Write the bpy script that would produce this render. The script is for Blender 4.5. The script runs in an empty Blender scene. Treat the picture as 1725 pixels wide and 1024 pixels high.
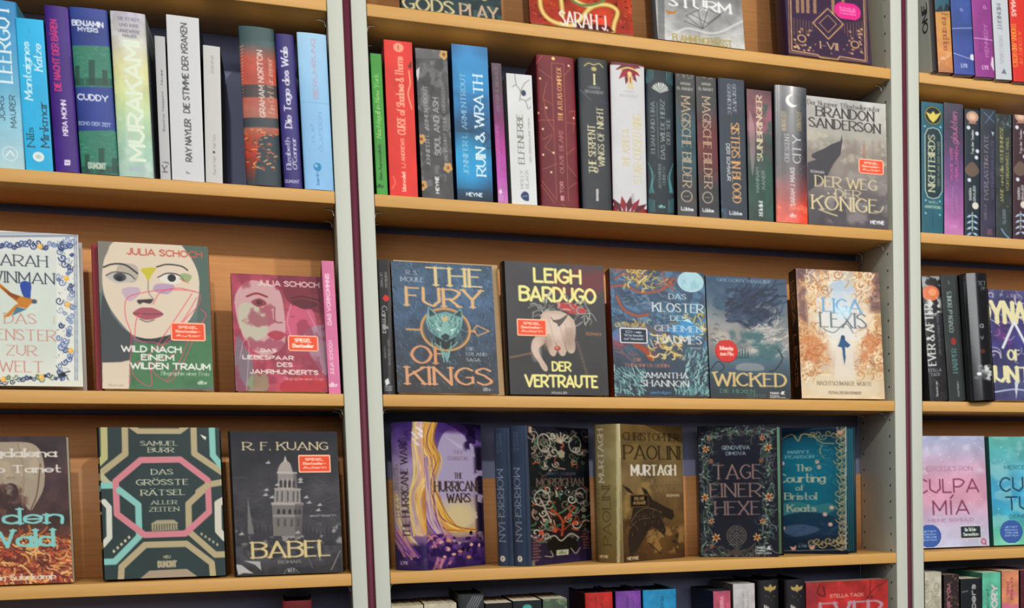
import bpy, math, random
import numpy as np

# ---------------------------------------------------------------- camera, world, lamps, exposure
scn = bpy.context.scene
COL = scn.collection
IW, IH = 1725, 1024
FPX, CX, CY = 2175.97, 1445.51, 975.02            # focal length and principal point: the photograph is a crop of a larger frame
CAM_ROT = (1.4953, 0.0141, -0.4071)
CAM = np.array((-0.0897, -2.0052, -0.6852))
cd = bpy.data.cameras.new('camera'); cam = bpy.data.objects.new('camera', cd); COL.objects.link(cam)
cam.location = CAM.tolist(); cam.rotation_euler = CAM_ROT
cd.sensor_fit = 'HORIZONTAL'; cd.sensor_width = 36.0; cd.lens = FPX/IW*36.0
cd.shift_x = (IW/2-CX)/IW; cd.shift_y = (CY-IH/2)/IW; cd.clip_start = 0.05
scn.camera = cam
world = bpy.data.worlds.new('world'); scn.world = world; world.use_nodes = True
world.node_tree.nodes['Background'].inputs[0].default_value = (0.93, 0.95, 1.0, 1)
world.node_tree.nodes['Background'].inputs[1].default_value = 0.12
def lamp(name, loc, target, energy, size, color):
    l = bpy.data.lights.new(name, 'AREA'); l.shape = 'DISK'; l.size = size; l.energy = energy; l.color = color
    o = bpy.data.objects.new(name, l); COL.objects.link(o); o.location = loc
    d = np.array(target, float)-np.array(loc, float)
    o.rotation_euler = (math.atan2(math.hypot(d[0], d[1]), -d[2]), 0, math.atan2(d[1], d[0])-math.pi/2)
    return o
for lx, le in ((-0.25, 37), (0.8, 38), (2.0, 38)):          # three lamps of the ceiling track along the aisle
    lamp('ceiling_spot', (lx, -3.4, 1.12), (lx*.6+.1, 0, -0.5), le, 0.11, (1.0, 0.955, 0.88))
f = lamp('front_fill', (0.6, -4.6, 0.55), (0.5, 0, -0.5), 84, 4.6, (0.96, 0.98, 1.0)); f.data.shape = 'RECTANGLE'; f.data.size_y = 1.5   # soft fill light added behind the viewer, standing for the room's frontal brightness
scn.view_settings.view_transform = 'Standard'; scn.view_settings.look = 'None'
scn.view_settings.exposure = 0.0; scn.view_settings.gamma = 1.0; scn.view_settings.use_curve_mapping = False

# ---------------------------------------------------------------- small geometry kit
def euler(a):
    rx, ry, rz = a
    X = np.array([[1,0,0],[0,math.cos(rx),-math.sin(rx)],[0,math.sin(rx),math.cos(rx)]])
    Y = np.array([[math.cos(ry),0,math.sin(ry)],[0,1,0],[-math.sin(ry),0,math.cos(ry)]])
    Z = np.array([[math.cos(rz),-math.sin(rz),0],[math.sin(rz),math.cos(rz),0],[0,0,1]])
    return Z@Y@X
RM = euler(CAM_ROT)
def ray(x, y): return RM@np.array([(x-CX)/FPX, -(y-CY)/FPX, -1.0])
def at(x, y, Y):                                   # the point of the plane Y = const seen at a pixel of the photograph
    d = ray(x, y); return CAM+d*(Y-CAM[1])/d[1]
def px(P):
    q = RM.T@(np.array(P, float)-CAM); return CX+FPX*q[0]/-q[2], CY-FPX*q[1]/-q[2]
def lin(c): return np.where(c <= 0.04045, c/12.92, ((c+0.055)/1.055)**2.4)
def hx(s):
    if not isinstance(s, str): return np.array(s, float)
    if len(s) == 3: s = ''.join(k*2 for k in s)
    return np.array([int(s[i:i+2], 16)/255 for i in (0, 2, 4)])
def tag(o, label=None, cat=None, group=None, kind=None):
    if label: o['label'] = label
    if cat: o['category'] = cat
    if group: o['group'] = group
    if kind: o['kind'] = kind
    return o

def material(name, rough=0.5, spec=0.5, attr=True, col=None, scale=900, bump=0.05, coat=0.0, grain=0.0, metal=0.0, wood=None):
    m = bpy.data.materials.new(name); m.use_nodes = True
    nt = m.node_tree; b = nt.nodes['Principled BSDF']
    b.inputs['Roughness'].default_value = rough; b.inputs['Specular IOR Level'].default_value = spec
    b.inputs['Coat Weight'].default_value = coat; b.inputs['Coat Roughness'].default_value = 0.12
    b.inputs['Metallic'].default_value = metal
    tc = nt.nodes.new('ShaderNodeTexCoord'); nz = nt.nodes.new('ShaderNodeTexNoise')
    nz.inputs['Scale'].default_value = scale; nz.inputs['Detail'].default_value = 3
    nt.links.new(tc.outputs['Object'], nz.inputs['Vector'])
    bp = nt.nodes.new('ShaderNodeBump'); bp.inputs['Strength'].default_value = bump; bp.inputs['Distance'].default_value = 0.0006
    nt.links.new(nz.outputs['Fac'], bp.inputs['Height']); nt.links.new(bp.outputs['Normal'], b.inputs['Normal'])
    if attr:
        a = nt.nodes.new('ShaderNodeAttribute'); a.attribute_name = 'Col'; src = a.outputs['Color']
    else:
        r = nt.nodes.new('ShaderNodeRGB'); r.outputs[0].default_value = (*lin(hx(col)), 1); src = r.outputs[0]
    if wood:                                       # fine streaks along the length of a board
        mp = nt.nodes.new('ShaderNodeMapping'); mp.inputs['Scale'].default_value = wood
        n2 = nt.nodes.new('ShaderNodeTexNoise'); n2.inputs['Scale'].default_value = 6; n2.inputs['Detail'].default_value = 6
        nt.links.new(tc.outputs['Object'], mp.inputs['Vector']); nt.links.new(mp.outputs['Vector'], n2.inputs['Vector']); fac = n2.outputs['Fac']
    else: fac = nz.outputs['Fac']
    mr = nt.nodes.new('ShaderNodeMapRange'); mr.inputs['From Min'].default_value = 0.3; mr.inputs['From Max'].default_value = 0.7
    mr.inputs['To Min'].default_value = 1-grain; mr.inputs['To Max'].default_value = 1+grain
    vm = nt.nodes.new('ShaderNodeVectorMath'); vm.operation = 'SCALE'
    nt.links.new(fac, mr.inputs['Value']); nt.links.new(mr.outputs['Result'], vm.inputs['Scale']); nt.links.new(src, vm.inputs[0])
    nt.links.new(vm.outputs['Vector'], b.inputs['Base Color'])
    return m
M = dict(
    matte=material('matte_cover', 0.65, 0.2, grain=0.04), satin=material('satin_cover', 0.48, 0.22, grain=0.03),
    gloss=material('gloss_cover', 0.28, 0.3, coat=0.12, grain=0.02), lacquer=material('lacquered_cover', 0.16, 0.6, coat=0.8, grain=0.02), pages=material('paper_pages', 0.8, 0.2, grain=0.06),
    post=material('grey_green_laminate', 0.55, 0.4, False, 'c1c5ba', 1400, 0.25, grain=0.045),
    shelf=material('beech_laminate', 0.5, 0.3, False, 'cf9e58', 1200, 0.15, grain=0.06, wood=(1.5, 30, 30)),
    board=material('brown_display_board', 0.55, 0.35, False, 'd2955f', 1200, 0.15, grain=0.09, wood=(2, 20, 40)),
    back=material('slate_blue_back_panel', 0.6, 0.3, False, '868bab', 1000, 0.2, grain=0.06),
    maroon=material('maroon_filler_paint', 0.6, 0.3, False, '5f2638', 900, 0.2, grain=0.05),
    steel=material('zinc_steel', 0.3, 0.5, False, 'c9c4bd', 900, 0.05, metal=0.9),
    hole=material('peg_hole_dark', 0.9, 0.1, False, '2c2a28'),
    wall=material('painted_wall', 0.8, 0.2, False, '8c8078', 300, 0.2, grain=0.03),
    floor=material('grey_carpet_floor', 0.9, 0.1, False, '6c665e', 500, 0.4, grain=0.12))

def new_mesh(name, verts, faces, mat, parent=None, cols=None, smooth=False):
    me = bpy.data.meshes.new(name)
    V = np.asarray(verts, np.float32).reshape(-1, 3); F = np.asarray(faces, np.int32).reshape(-1, 4)
    me.vertices.add(len(V)); me.vertices.foreach_set('co', V.ravel())
    me.loops.add(F.size); me.loops.foreach_set('vertex_index', F.ravel())
    me.polygons.add(len(F)); me.polygons.foreach_set('loop_start', np.arange(0, F.size, 4, dtype=np.int32))
    if smooth: me.polygons.foreach_set('use_smooth', np.ones(len(F), bool))
    me.update(calc_edges=True)
    if cols is not None:
        a = me.color_attributes.new('Col', 'BYTE_COLOR', 'POINT')
        c4 = np.ones((len(V), 4), np.float32); c4[:, :3] = np.clip(cols, 0, 1); a.data.foreach_set('color_srgb', c4.ravel())
    me.materials.append(mat)
    o = bpy.data.objects.new(name, me); COL.objects.link(o)
    if parent: o.parent = parent
    return o
BOXF = [(0,1,3,2), (4,6,7,5), (0,4,5,1), (2,3,7,6), (0,2,6,4), (1,5,7,3)]
def boxv(x0, y0, z0, x1, y1, z1):
    return np.array([(x, y, z) for x in (x0, x1) for y in (y0, y1) for z in (z0, z1)], float)
def joined(chunks):                                # [(verts, faces, cols)] -> one set of arrays
    V, F, C, n = [], [], [], 0
    for v, f, c in chunks:
        v = np.asarray(v, float).reshape(-1, 3); V.append(v); F.append(np.asarray(f).reshape(-1, 4)+n); n += len(v)
        C.append(np.broadcast_to(np.asarray(c, float), v.shape))
    return np.concatenate(V), np.concatenate(F), np.concatenate(C)
def box(name, a, b, mat, parent=None, bev=0.0):
    o = new_mesh(name, boxv(*a, *b), BOXF, mat, parent)
    if bev:
        md = o.modifiers.new('soft_edges', 'BEVEL'); md.width = bev; md.segments = 2
    return o
def empty(name, loc=(0, 0, 0)):
    o = bpy.data.objects.new(name, None); COL.objects.link(o); o.location = [float(v) for v in loc]; o.empty_display_size = 0.02; return o
def tube(name, pts, r, mat, parent, n=8):
    pts = np.array(pts, float); V = []; F = []
    for i, p in enumerate(pts):
        t = pts[min(i+1, len(pts)-1)]-pts[max(i-1, 0)]; t /= np.linalg.norm(t)
        u = np.cross(t, (0.1, 1, 0.2)); u /= np.linalg.norm(u); w = np.cross(t, u)
        for k in range(n):
            a = 2*math.pi*k/n; V.append(p+r*(math.cos(a)*u+math.sin(a)*w))
    for i in range(len(pts)-1):
        for k in range(n): F.append((i*n+k, i*n+(k+1) % n, (i+1)*n+(k+1) % n, (i+1)*n+k))
    return new_mesh(name, V, F, mat, parent, smooth=True)

# ---------------------------------------------------------------- print: a canvas whose colours become the surface colours of a cover
GL = {}
for row in """A6 l02 39 62|l14 54
B5 l02 09|s09 39 58 57 36 06|s06 36 55 53 32 02
C5 s58 39 18 06 05 13 32 53
D5 l02 09|s09 29 48 56 55 43 22 02
E4 l49 09 02 42|l06 36
F4 l49 09 02|l06 36
G5 s58 39 18 06 05 13 32 53|l53 55 35
H5 l02 09|l52 59|l06 56
I0 l02 09
J3 s39 34 22 03
K5 l02 09|l59 05|l27 52
L4 l09 02 42
M6 l02 09 34 69 62
N5 l02 09 52 59
O6 c39 58 66 65 53 32 13 05 06 18
P5 l02 09|s09 39 58 57 35 05
Q6 c39 58 66 65 53 32 13 05 06 18|l34 61
R5 l02 09|s09 39 58 57 35 05|l25 52
S4 s48 29 08 07 26 35 44 43 22 03
T6 l09 69|l39 32
U5 s09 06 04 13 32 43 54 56 59
V6 l09 32 69
W8 l09 22 48 62 89
X5 l02 59|l09 52
Y6 l09 35 69|l35 32
Z5 l09 59 02 52
a4 s45 26 05 03 22 43|l46 42
b4 l02 09|s05 26 45 43 22 03
c4 s45 26 05 03 22 43
d4 l49 42|s45 26 05 03 22 43
e4 l04 44|s44 45 26 05 03 22 43
f3 s39 18 17 12|l06 36
g4 s45 26 05 03 22 43|l46 41 20 01
h4 l02 09|s05 26 45 42
i0 l06 02|l08 08
j1 l16 11 00|l18 18
k4 l02 09|l36 04|l24 42
l0 l09 02
m6 l06 02|s05 16 35 32|s35 56 65 62
n4 l06 02|s05 26 45 42
o4 c26 45 43 22 03 05
p4 l06 00|s05 26 45 43 22 03
r3 l06 02|s05 26 36
s3 s35 16 05 24 33 12 03
t3 s19 13 22 32|l06 36
u4 s06 03 22 43|l46 42
v4 l06 22 46
w6 l06 12 35 52 66
x4 l06 42|l46 02
y4 l06 22|l46 10
z4 l06 46 02 42
13 l17 39 32
24 s08 19 39 48 46 02|l02 42
65 s59 28 05 03 22 42 54 45 26 05
&5 s62 27 18 29 38 37 04 03 22 32 54
-3 l05 35
.0 l02 02
,1 l12 00
:0 l02 02|l05 05
'0 l09 07
!0 l09 04|l02 02""".split('\n'):
    GL[row[0]] = (int(row[1]), [(s[0], [(int(p[0]), int(p[1])) for p in s[1:].split()]) for s in row[3:].split('|')])
for k, b_ in zip('ÄÖÜäöü', 'AOUaou'):
    w_, st = GL[b_]; y_ = 10.6 if k.isupper() else 8.2
    GL[k] = (w_, st+[('l', [(w_*.25, y_)]*2), ('l', [(w_*.75, y_)]*2)])
GL['Í'] = (0, GL['I'][1]+[('l', [(0, 10.3), (1.2, 11.8)])]); GL['Ó'] = (6, GL['O'][1]+[('l', [(3, 10.3), (4.2, 11.8)])])
def catmull(p, closed, n=4):
    p = np.array(p, float)
    P = np.vstack([p[-1:], p, p[:2]]) if closed else np.vstack([2*p[:1]-p[1:2], p, 2*p[-1:]-p[-2:-1]])
    out = []
    for i in range(1, len(P)-2):
        a, b, c, d = P[i-1:i+3]
        for k in range(n):
            t = k/n; out.append(0.5*(2*b+(c-a)*t+(2*a-5*b+4*c-d)*t*t+(3*b-a-3*c+d)*t**3))
    out.append(P[-2]); return np.array(out)
_rs = {}
def fbm(h, w, scale, seed, octv=3):
    r = np.random.RandomState(seed); out = np.zeros((h, w)); amp = 1; tot = 0
    for o in range(octv):
        s = max(scale/2**o, 1.0); gh, gw = int(h/s)+3, int(w/s)+3; g = r.rand(gh, gw)
        y = np.arange(h)/s; x = np.arange(w)/s; yi = y.astype(int); xi = x.astype(int)
        fy = (y-yi)[:, None]; fx = (x-xi)[None]; fy = fy*fy*(3-2*fy); fx = fx*fx*(3-2*fx)
        a = g[yi][:, xi]; b = g[yi][:, xi+1]; c = g[yi+1][:, xi]; d = g[yi+1][:, xi+1]
        out += amp*((a*(1-fx)+b*fx)*(1-fy)+(c*(1-fx)+d*fx)*fy); tot += amp; amp *= 0.5
    return out/tot
class Canvas:
    S = 2
    def __init__(s, W, H, TL, TR, BL):
        s.W, s.H = int(W), int(H); s.a = np.zeros((s.H*2, s.W*2, 3))
        A = np.array([[TR[0]-TL[0], BL[0]-TL[0]], [TR[1]-TL[1], BL[1]-TL[1]]], float)/np.array([[s.W*2, s.H*2]])
        s.o = np.array(TL, float); s.Ai = np.linalg.inv(A); s.sx = s.W*2/np.hypot(*(np.array(TR)-TL)); s.sy = s.H*2/np.hypot(*(np.array(BL)-TL))
    def m(s, p): return (s.Ai@(np.atleast_2d(np.array(p, float))-s.o).T).T
    def blend(s, mask, x0, y0, col, al=1.0):
        h, w = mask.shape
        if h and w:
            v = s.a[y0:y0+h, x0:x0+w]; k = (mask*al)[..., None]; v += (hx(col)-v)*k
    def fill(s, c): s.a[:] = hx(c)
    def g(s, *cs):                                  # vertical gradient through the colours
        t = np.linspace(0, len(cs)-1, s.H*2); C = np.array([hx(c) for c in cs])
        s.a[:] = np.stack([np.interp(t, range(len(cs)), C[:, k]) for k in range(3)], 1)[:, None]
    def n(s, scale=20, amp=0.2, seed=1): s.a *= (1+amp*2*(fbm(s.H*2, s.W*2, scale*2, seed)-0.5))[..., None]
    def cloud(s, col, scale=20, thr=0.5, soft=0.12, seed=1, al=1.0, box=None):
        f = np.clip((fbm(s.H*2, s.W*2, scale*2, seed)-thr)/soft, 0, 1)
        if box is not None:
            (u0, v0), (u1, v1) = s.m([(box[0], box[1]), (box[2], box[3])]); e = 16.0
            X = np.arange(s.W*2)[None]; Y = np.arange(s.H*2)[:, None]
            f = f*np.clip((X-u0)/e+.5, 0, 1)*np.clip((u1-X)/e+.5, 0, 1)*np.clip((Y-v0)/e+.5, 0, 1)*np.clip((v1-Y)/e+.5, 0, 1)
        s.blend(f, 0, 0, col, al)
    def _bb(s, p, pad):
        x0 = max(int(p[:, 0].min()-pad), 0); y0 = max(int(p[:, 1].min()-pad), 0)
        x1 = min(int(p[:, 0].max()+pad)+2, s.W*2); y1 = min(int(p[:, 1].max()+pad)+2, s.H*2)
        return x0, y0, max(x1, x0), max(y1, y0)
    def P(s, pts, col, al=1.0, sm=False):           # filled polygon
        p = s.m(catmull(pts, True) if sm else pts); x0, y0, x1, y1 = s._bb(p, 1)
        if x1 <= x0 or y1 <= y0: return
        m = np.zeros((y1-y0, x1-x0))
        for oy in (.25, .75):
            X = np.arange(x0, x1)[None]+.5; Y = np.arange(y0, y1)[:, None]+oy; ins = np.zeros((y1-y0, x1-x0), bool)
            for (ax, ay), (bx, by) in zip(p, np.roll(p, -1, 0)):
                if ay == by: continue
                ins ^= ((ay > Y) != (by > Y)) & (X < (bx-ax)*(Y-ay)/(by-ay)+ax)
            m += ins*.5
        s.blend(m, x0, y0, col, al)
    def R(s, x0, y0, x1, y1, col, al=1.0): s.P([(x0, y0), (x1, y0), (x1, y1), (x0, y1)], col, al)
    def E(s, cx, cy, rx, ry, col, al=1.0, soft=1.0, ring=0):
        (u, v), = s.m([(cx, cy)]); rx *= s.sx; ry *= s.sy; x0, y0, x1, y1 = s._bb(np.array([(u-rx, v-ry), (u+rx, v+ry)]), 2)
        if x1 <= x0 or y1 <= y0: return
        X = np.arange(x0, x1)[None]+.5; Y = np.arange(y0, y1)[:, None]+.5; d = np.sqrt(((X-u)/rx)**2+((Y-v)/ry)**2)
        m = np.clip((1-d)*min(rx, ry)/soft+.5, 0, 1)
        if ring: m = m*np.clip((d-1+ring/min(rx, ry))*min(rx, ry)+.5, 0, 1)
        s.blend(m, x0, y0, col, al)
    def glow(s, cx, cy, rx, ry, col, al=1.0): s.E(cx, cy, rx, ry, col, al, soft=min(rx*s.sx, ry*s.sy)*.9)
    def segs(s, polys, hw, col, al=1.0):            # polys: canvas-space polylines with half-widths (thick upright, thin level)
        allp = np.vstack([q for q in polys]); x0, y0, x1, y1 = s._bb(allp, 3+max(hw))
        if x1 <= x0 or y1 <= y0: return
        m = np.zeros((y1-y0, x1-x0))
        for q in polys:
            for a, b in zip(q[:-1], q[1:]):
                d = b-a; L = math.hypot(*d); k = abs(d[s._ax])/L if L > 1e-6 else 1.0
                w = hw[1]+(hw[0]-hw[1])*k
                bx0 = max(int(min(a[0], b[0])-w-2), x0); bx1 = min(int(max(a[0], b[0])+w+3), x1)
                by0 = max(int(min(a[1], b[1])-w-2), y0); by1 = min(int(max(a[1], b[1])+w+3), y1)
                if bx1 <= bx0 or by1 <= by0: continue
                X = np.arange(bx0, bx1)[None]+.5-a[0]; Y = np.arange(by0, by1)[:, None]+.5-a[1]
                t = np.clip((X*d[0]+Y*d[1])/(L*L), 0, 1) if L > 1e-6 else 0
                dist = np.sqrt((X-t*d[0])**2+(Y-t*d[1])**2); sub = m[by0-y0:by1-y0, bx0-x0:bx1-x0]
                np.maximum(sub, np.clip(w-dist+.5, 0, 1), out=sub)
        s.blend(m, x0, y0, col, al)
    _ax = 1
    def L(s, pts, w, col, al=1.0, sm=False, cl=False):
        p = s.m(catmull(pts, cl, 6) if sm else (list(pts)+[pts[0]] if cl else pts)); s._ax = 1; h = w*s.sx/2; s.segs([p], (h, h), col, al)
    def T(s, t, x0, y0, x1, y1, col, wt=0.15, sf=0, r=0, it=0, al=1.0, sp=1.45):
        """text fitted to a box: r=0 level, r=90 reads upwards, r=-90 reads downwards; sf=1 serif with thick and thin strokes"""
        c = s.m([((x0+x1)/2, (y0+y1)/2)])[0]; bw, bh = (x1-x0)*s.sx, (y1-y0)*s.sy
        if r: bw, bh = (y1-y0)*s.sy, (x1-x0)*s.sx
        hw = max(wt*bh*.52, .62); x = 0; st = []
        for ch in t:
            if ch == ' ': x += 3.2; continue
            g = GL.get(ch) or GL.get(ch.upper())
            if g is None: x += 2; continue
            for kind, p in g[1]:
                q = catmull(p, kind == 'c') if kind in 'sc' else np.array(p, float)
                q = q.copy(); q[:, 0] += x+(q[:, 1]-2)*it; st.append(q)
                if sf and kind == 'l':
                    for e, f in ((q[0], q[1]), (q[-1], q[-2])):
                        if abs(e[1]-f[1]) > 1.5 and abs(e[1]-round(e[1])) < .01 and round(e[1]) in (2, 9, 6):
                            st.append(np.array([(e[0]-.9, e[1]), (e[0]+.9, e[1])]))
            x += g[0]+sp
        if not st: return
        x = max(x-sp, .5); kx = (bw-2*hw)/max(x, 1); ky = (bh-2*hw)/7
        if len(t.strip()) == 1: kx = ky
        th = max(hw*(.45 if sf else 1.0), .5); out = []
        for q in st:
            u = (q[:, 0]-x/2)*kx; v = -(q[:, 1]-5.5)*ky
            if r == 90: u, v = v, -u
            elif r == -90: u, v = -v, u
            out.append(np.stack([c[0]+u, c[1]+v], 1))
        s._ax = 0 if r else 1; s.segs(out, (hw, th), col, al); s._ax = 1
    def D(s, n, x0, y0, x1, y1, cols, ln=8, w=2, seed=1, ang=None, al=.9, curl=0.0):   # many small brush dabs
        r = random.Random(seed)
        for i in range(n):
            x, y = r.uniform(x0, x1), r.uniform(y0, y1); a = r.uniform(0, 6.28) if ang is None else math.radians(ang+r.uniform(-35, 35))
            l = ln*r.uniform(.5, 1.3); c = curl*r.uniform(-1, 1)
            pts = [(x, y), (x+l*math.cos(a), y+l*math.sin(a))]
            if curl: pts.append((pts[1][0]+l*math.cos(a+c), pts[1][1]+l*math.sin(a+c))); pts.append((pts[2][0]+l*math.cos(a+2*c), pts[2][1]+l*math.sin(a+2*c)))
            s.L(pts, w*r.uniform(.6, 1.3), r.choice(cols), al, sm=bool(curl))
    def flower(s, x, y, r, col, mid='d8a030', k=5, a0=0.3):
        for i in range(k):
            a = a0+i*6.283/k; s.E(x+r*.6*math.cos(a), y+r*.6*math.sin(a), r*.45, r*.45, col)
        s.E(x, y, r*.33, r*.33, mid)
    def out(s):
        a = s.a; a = np.clip((a[::2, ::2]+a[1::2, ::2]+a[::2, 1::2]+a[1::2, 1::2])/4, 0, 1)
        m = a.mean(-1, keepdims=True); a = np.clip(m+(a-m)*1.12, 0, 1)           # ink: a little more colour and depth
        return a*(0.84+0.16*np.clip(m/.55, 0, 1))

# ---------------------------------------------------------------- books
CROP = dict(a=(0,0,3.103), b=(260,0,3.103), c=(560,0,2.844), d=(820,60,3.2), e=(1080,90,3.414), f=(1330,80,3.0127), g=(640,0,3.75), h=(1080,0,2.674),
    i=(0,380,3.413), j=(350,400,3.413), k=(630,420,3.7925), l=(1000,420,3.791), m=(1300,420,3.656), n=(0,700,3.1615), o=(370,690,3.0645),
    q=(640,690,3.065), r=(990,690,3.532), s=(1300,690,3.7923), t=(1500,700,3.16), u=(650,930,3.8333), v=(1080,930,3.8333))
ZS = dict(A=0.0, B=-0.265, C=-0.54988, D=-0.80855, E=-1.072)
TH = 0.0175
VIS = (0.0, 1.0)                                   # the stretch of a cover's height that is in view gets the fine cells
def grid(img, fn, step=1.04):                       # img rows/cols -> coloured surface; fn(u, v) gives points, v downwards
    H, W = img.shape[:2]; nu = max(int(W/step), 2); nv = max(int(H/step), 2)
    u = np.linspace(0, 1, nu+1); v = np.linspace(0, 1, nv+1)
    if VIS != (0.0, 1.0) and nv > 20:
        v = np.unique(np.concatenate([np.linspace(0, VIS[0], 8), np.linspace(*VIS, int(nv*(VIS[1]-VIS[0]))), np.linspace(VIS[1], 1, 8)])); nv = len(v)-1
    iy = np.clip(v*H-.5, 0, H-1); ix = np.clip(u*W-.5, 0, W-1); y0 = iy.astype(int); x0 = ix.astype(int)
    y1 = np.minimum(y0+1, H-1); x1 = np.minimum(x0+1, W-1); fy = (iy-y0)[:, None, None]; fx = (ix-x0)[None, :, None]
    c = (img[y0][:, x0]*(1-fx)+img[y0][:, x1]*fx)*(1-fy)+(img[y1][:, x0]*(1-fx)+img[y1][:, x1]*fx)*fy
    U, V = np.meshgrid(u, v); P = fn(U, V); k = np.arange((nu+1)*(nv+1)).reshape(nv+1, nu+1)
    F = np.stack([k[:-1, :-1], k[1:, :-1], k[1:, 1:], k[:-1, 1:]], -1).reshape(-1, 4)
    return P.reshape(-1, 3), F, c.reshape(-1, 3)
def plain(col, W=2, H=2): return np.broadcast_to(hx(col), (H, W, 3))
class Art:
    def __init__(s, img): s.img = img
def book(label, P, w, t, h, yaw=0.0, lean=0.0, roll=0.0, front=None, spine=None, back=None, col='444444', hard=False, mat='satin',
         stickers=(), group=None, edge=None, bulge=None, cat='book', pages='cfc4a8'):
    root = empty('hardback_book' if hard else 'paperback_book', P); root.rotation_mode = 'QUATERNION'
    from mathutils import Euler, Quaternion
    q = Quaternion((0, 1, 0), roll)@Quaternion((0, 0, 1), yaw)@Quaternion((1, 0, 0), -lean); root.rotation_quaternion = q
    tag(root, label, cat, group)
    bt = 0.0024 if hard else 0.0006; ins = 0.003 if hard else 0.0; cc = hx(col); m = M[mat]
    bl = (0.0035 if hard else 0.0006) if bulge is None else bulge; e0 = 0.0004
    fimg = front if front is not None else plain(col)
    Vf, Ff, Cf = joined([grid(fimg, lambda U, V: np.stack([e0+U*(w-e0), 0*U, h*(1-V)], -1)), (boxv(e0, 0.00008, 0, w, bt, h), BOXF, cc)])
    new_mesh('front_cover', Vf, Ff, m, root, Cf)
    bimg = back if back is not None else plain(col)
    Vb, Fb, Cb = joined([grid(bimg, lambda U, V: np.stack([w-U*(w-e0), 0*U+t, h*(1-V)], -1)), (boxv(e0, t-bt, 0, w, t-0.00008, h), BOXF, cc)])
    new_mesh('back_cover', Vb, Fb, m, root, Cb)
    simg = spine if spine is not None else plain(col, 8, 2)
    def sp(U, V):
        k = 1-(2*U-1)**2; return np.stack([-bl*np.sqrt(np.clip(k, 0, 1)), t*(1-U), h*(1-V)], -1)
    def spi(U, V): p = sp(U, V); p[..., 0] = np.maximum(p[..., 0]+0.0016, e0+.0002) if bl < .001 else p[..., 0]+0.0018; return p
    A = grid(simg, sp); B = grid(plain(col, 8, 1), spi); n = A[0].shape[0]
    Vs, Fs, Cs = joined([A, (B[0], B[1][:, ::-1], B[2])]); so = new_mesh('spine', Vs, Fs, m, root, Cs, smooth=bl > .001)
    pc = hx(edge or pages); x1 = w-ins-0.0006; y0, y1 = bt+.0001, t-bt-.0001
    nl = 10; rows = np.linspace(y0, y1, nl+1); ch = []
    for i in range(nl):                              # page block in slightly uneven gatherings
        d = 0.0003*((i*7) % 3); ch.append((boxv(0.0022, rows[i]+.00004, ins, x1-d, rows[i+1]-.00004, h-ins-d), BOXF, pc*(0.96+.04*((i*5) % 2))))
    Vp, Fp, Cp = joined(ch); new_mesh('page_block', Vp, Fp, M['pages'], root, Cp)
    for (u0, v0, u1, v1, img, lab, rnd) in stickers:   # fractions of the front cover
        Hh, Ww = img.shape[:2]; X0, X1, Z0, Z1 = u0*w, u1*w, h*(1-v0), h*(1-v1)
        g = grid(img, lambda U, V: np.stack([X0+U*(X1-X0), 0*U-0.0005, Z0+V*(Z1-Z0)], -1)); V_, F_, C_ = g
        W1, H1 = X1-X0, Z0-Z1; c_ = V_[F_].mean(1); dx = np.abs(c_[:, 0]-(X0+X1)/2); dz = np.abs(c_[:, 2]-(Z0+Z1)/2); rr = min(W1, H1)*rnd
        keep = (np.maximum(dx-(W1/2-rr), 0)**2+np.maximum(dz-(H1/2-rr), 0)**2) <= rr*rr+1e-12
        so = new_mesh('sticker', V_, F_[keep], M['satin'], root, C_); tag(so, lab)
        md = so.modifiers.new('thickness', 'SOLIDIFY'); md.thickness = 0.0003; md.offset = -1
    return root
def ph(cr, p):
    ox, oy, s = CROP[cr]; return ox+p[0]/s, oy+p[1]/s
def canv(cr, TL, TR, BL, BR, art, extra=None):
    s = CROP[cr][2]; W = max((math.dist(TL, TR)+math.dist(BL, BR))/2/s, 3); H = math.dist(TL, BL)/s
    c = Canvas(round(W), round(H), TL, TR, BL); art(c)
    return c.out()
def spine_book(label, sh, cr, q, art, Y=0.004, w=0.128, col='444444', side=None, **kw):
    """q = TL, TR, BL, BR of the spine in its zoom; q of 4 numbers: only the top edge is in view"""
    z = ZS[sh]
    if len(q) == 4:
        TL, TR = q[:2], q[2:]; a = at(*ph(cr, TL), Y); b = at(*ph(cr, TR), Y); s = CROP[cr][2]
        BLp = px((a[0], Y, z)); BRp = px((b[0], Y, z)); ox, oy, s = CROP[cr]
        BL = ((BLp[0]-ox)*s, (BLp[1]-oy)*s); BR = ((BRp[0]-ox)*s, (BRp[1]-oy)*s); roll = 0
    else:
        TL, TR, BL, BR = q[:2], q[2:4], q[4:6], q[6:]; a = at(*ph(cr, BL), Y); b = at(*ph(cr, BR), Y)
        T = at(*ph(cr, TL), Y); roll = math.atan2(T[0]-a[0], T[2]-z)
    h = at(*ph(cr, TL), Y)[2]-z; t = b[0]-a[0]-.0003
    img = canv(cr, TL, TR, BL, BR, art)
    return book(label, (b[0], Y, z+.0004+max(0, -math.sin(roll))*t), w, t, h, yaw=math.pi/2, roll=roll, spine=img, col=side or col, **kw)
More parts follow.
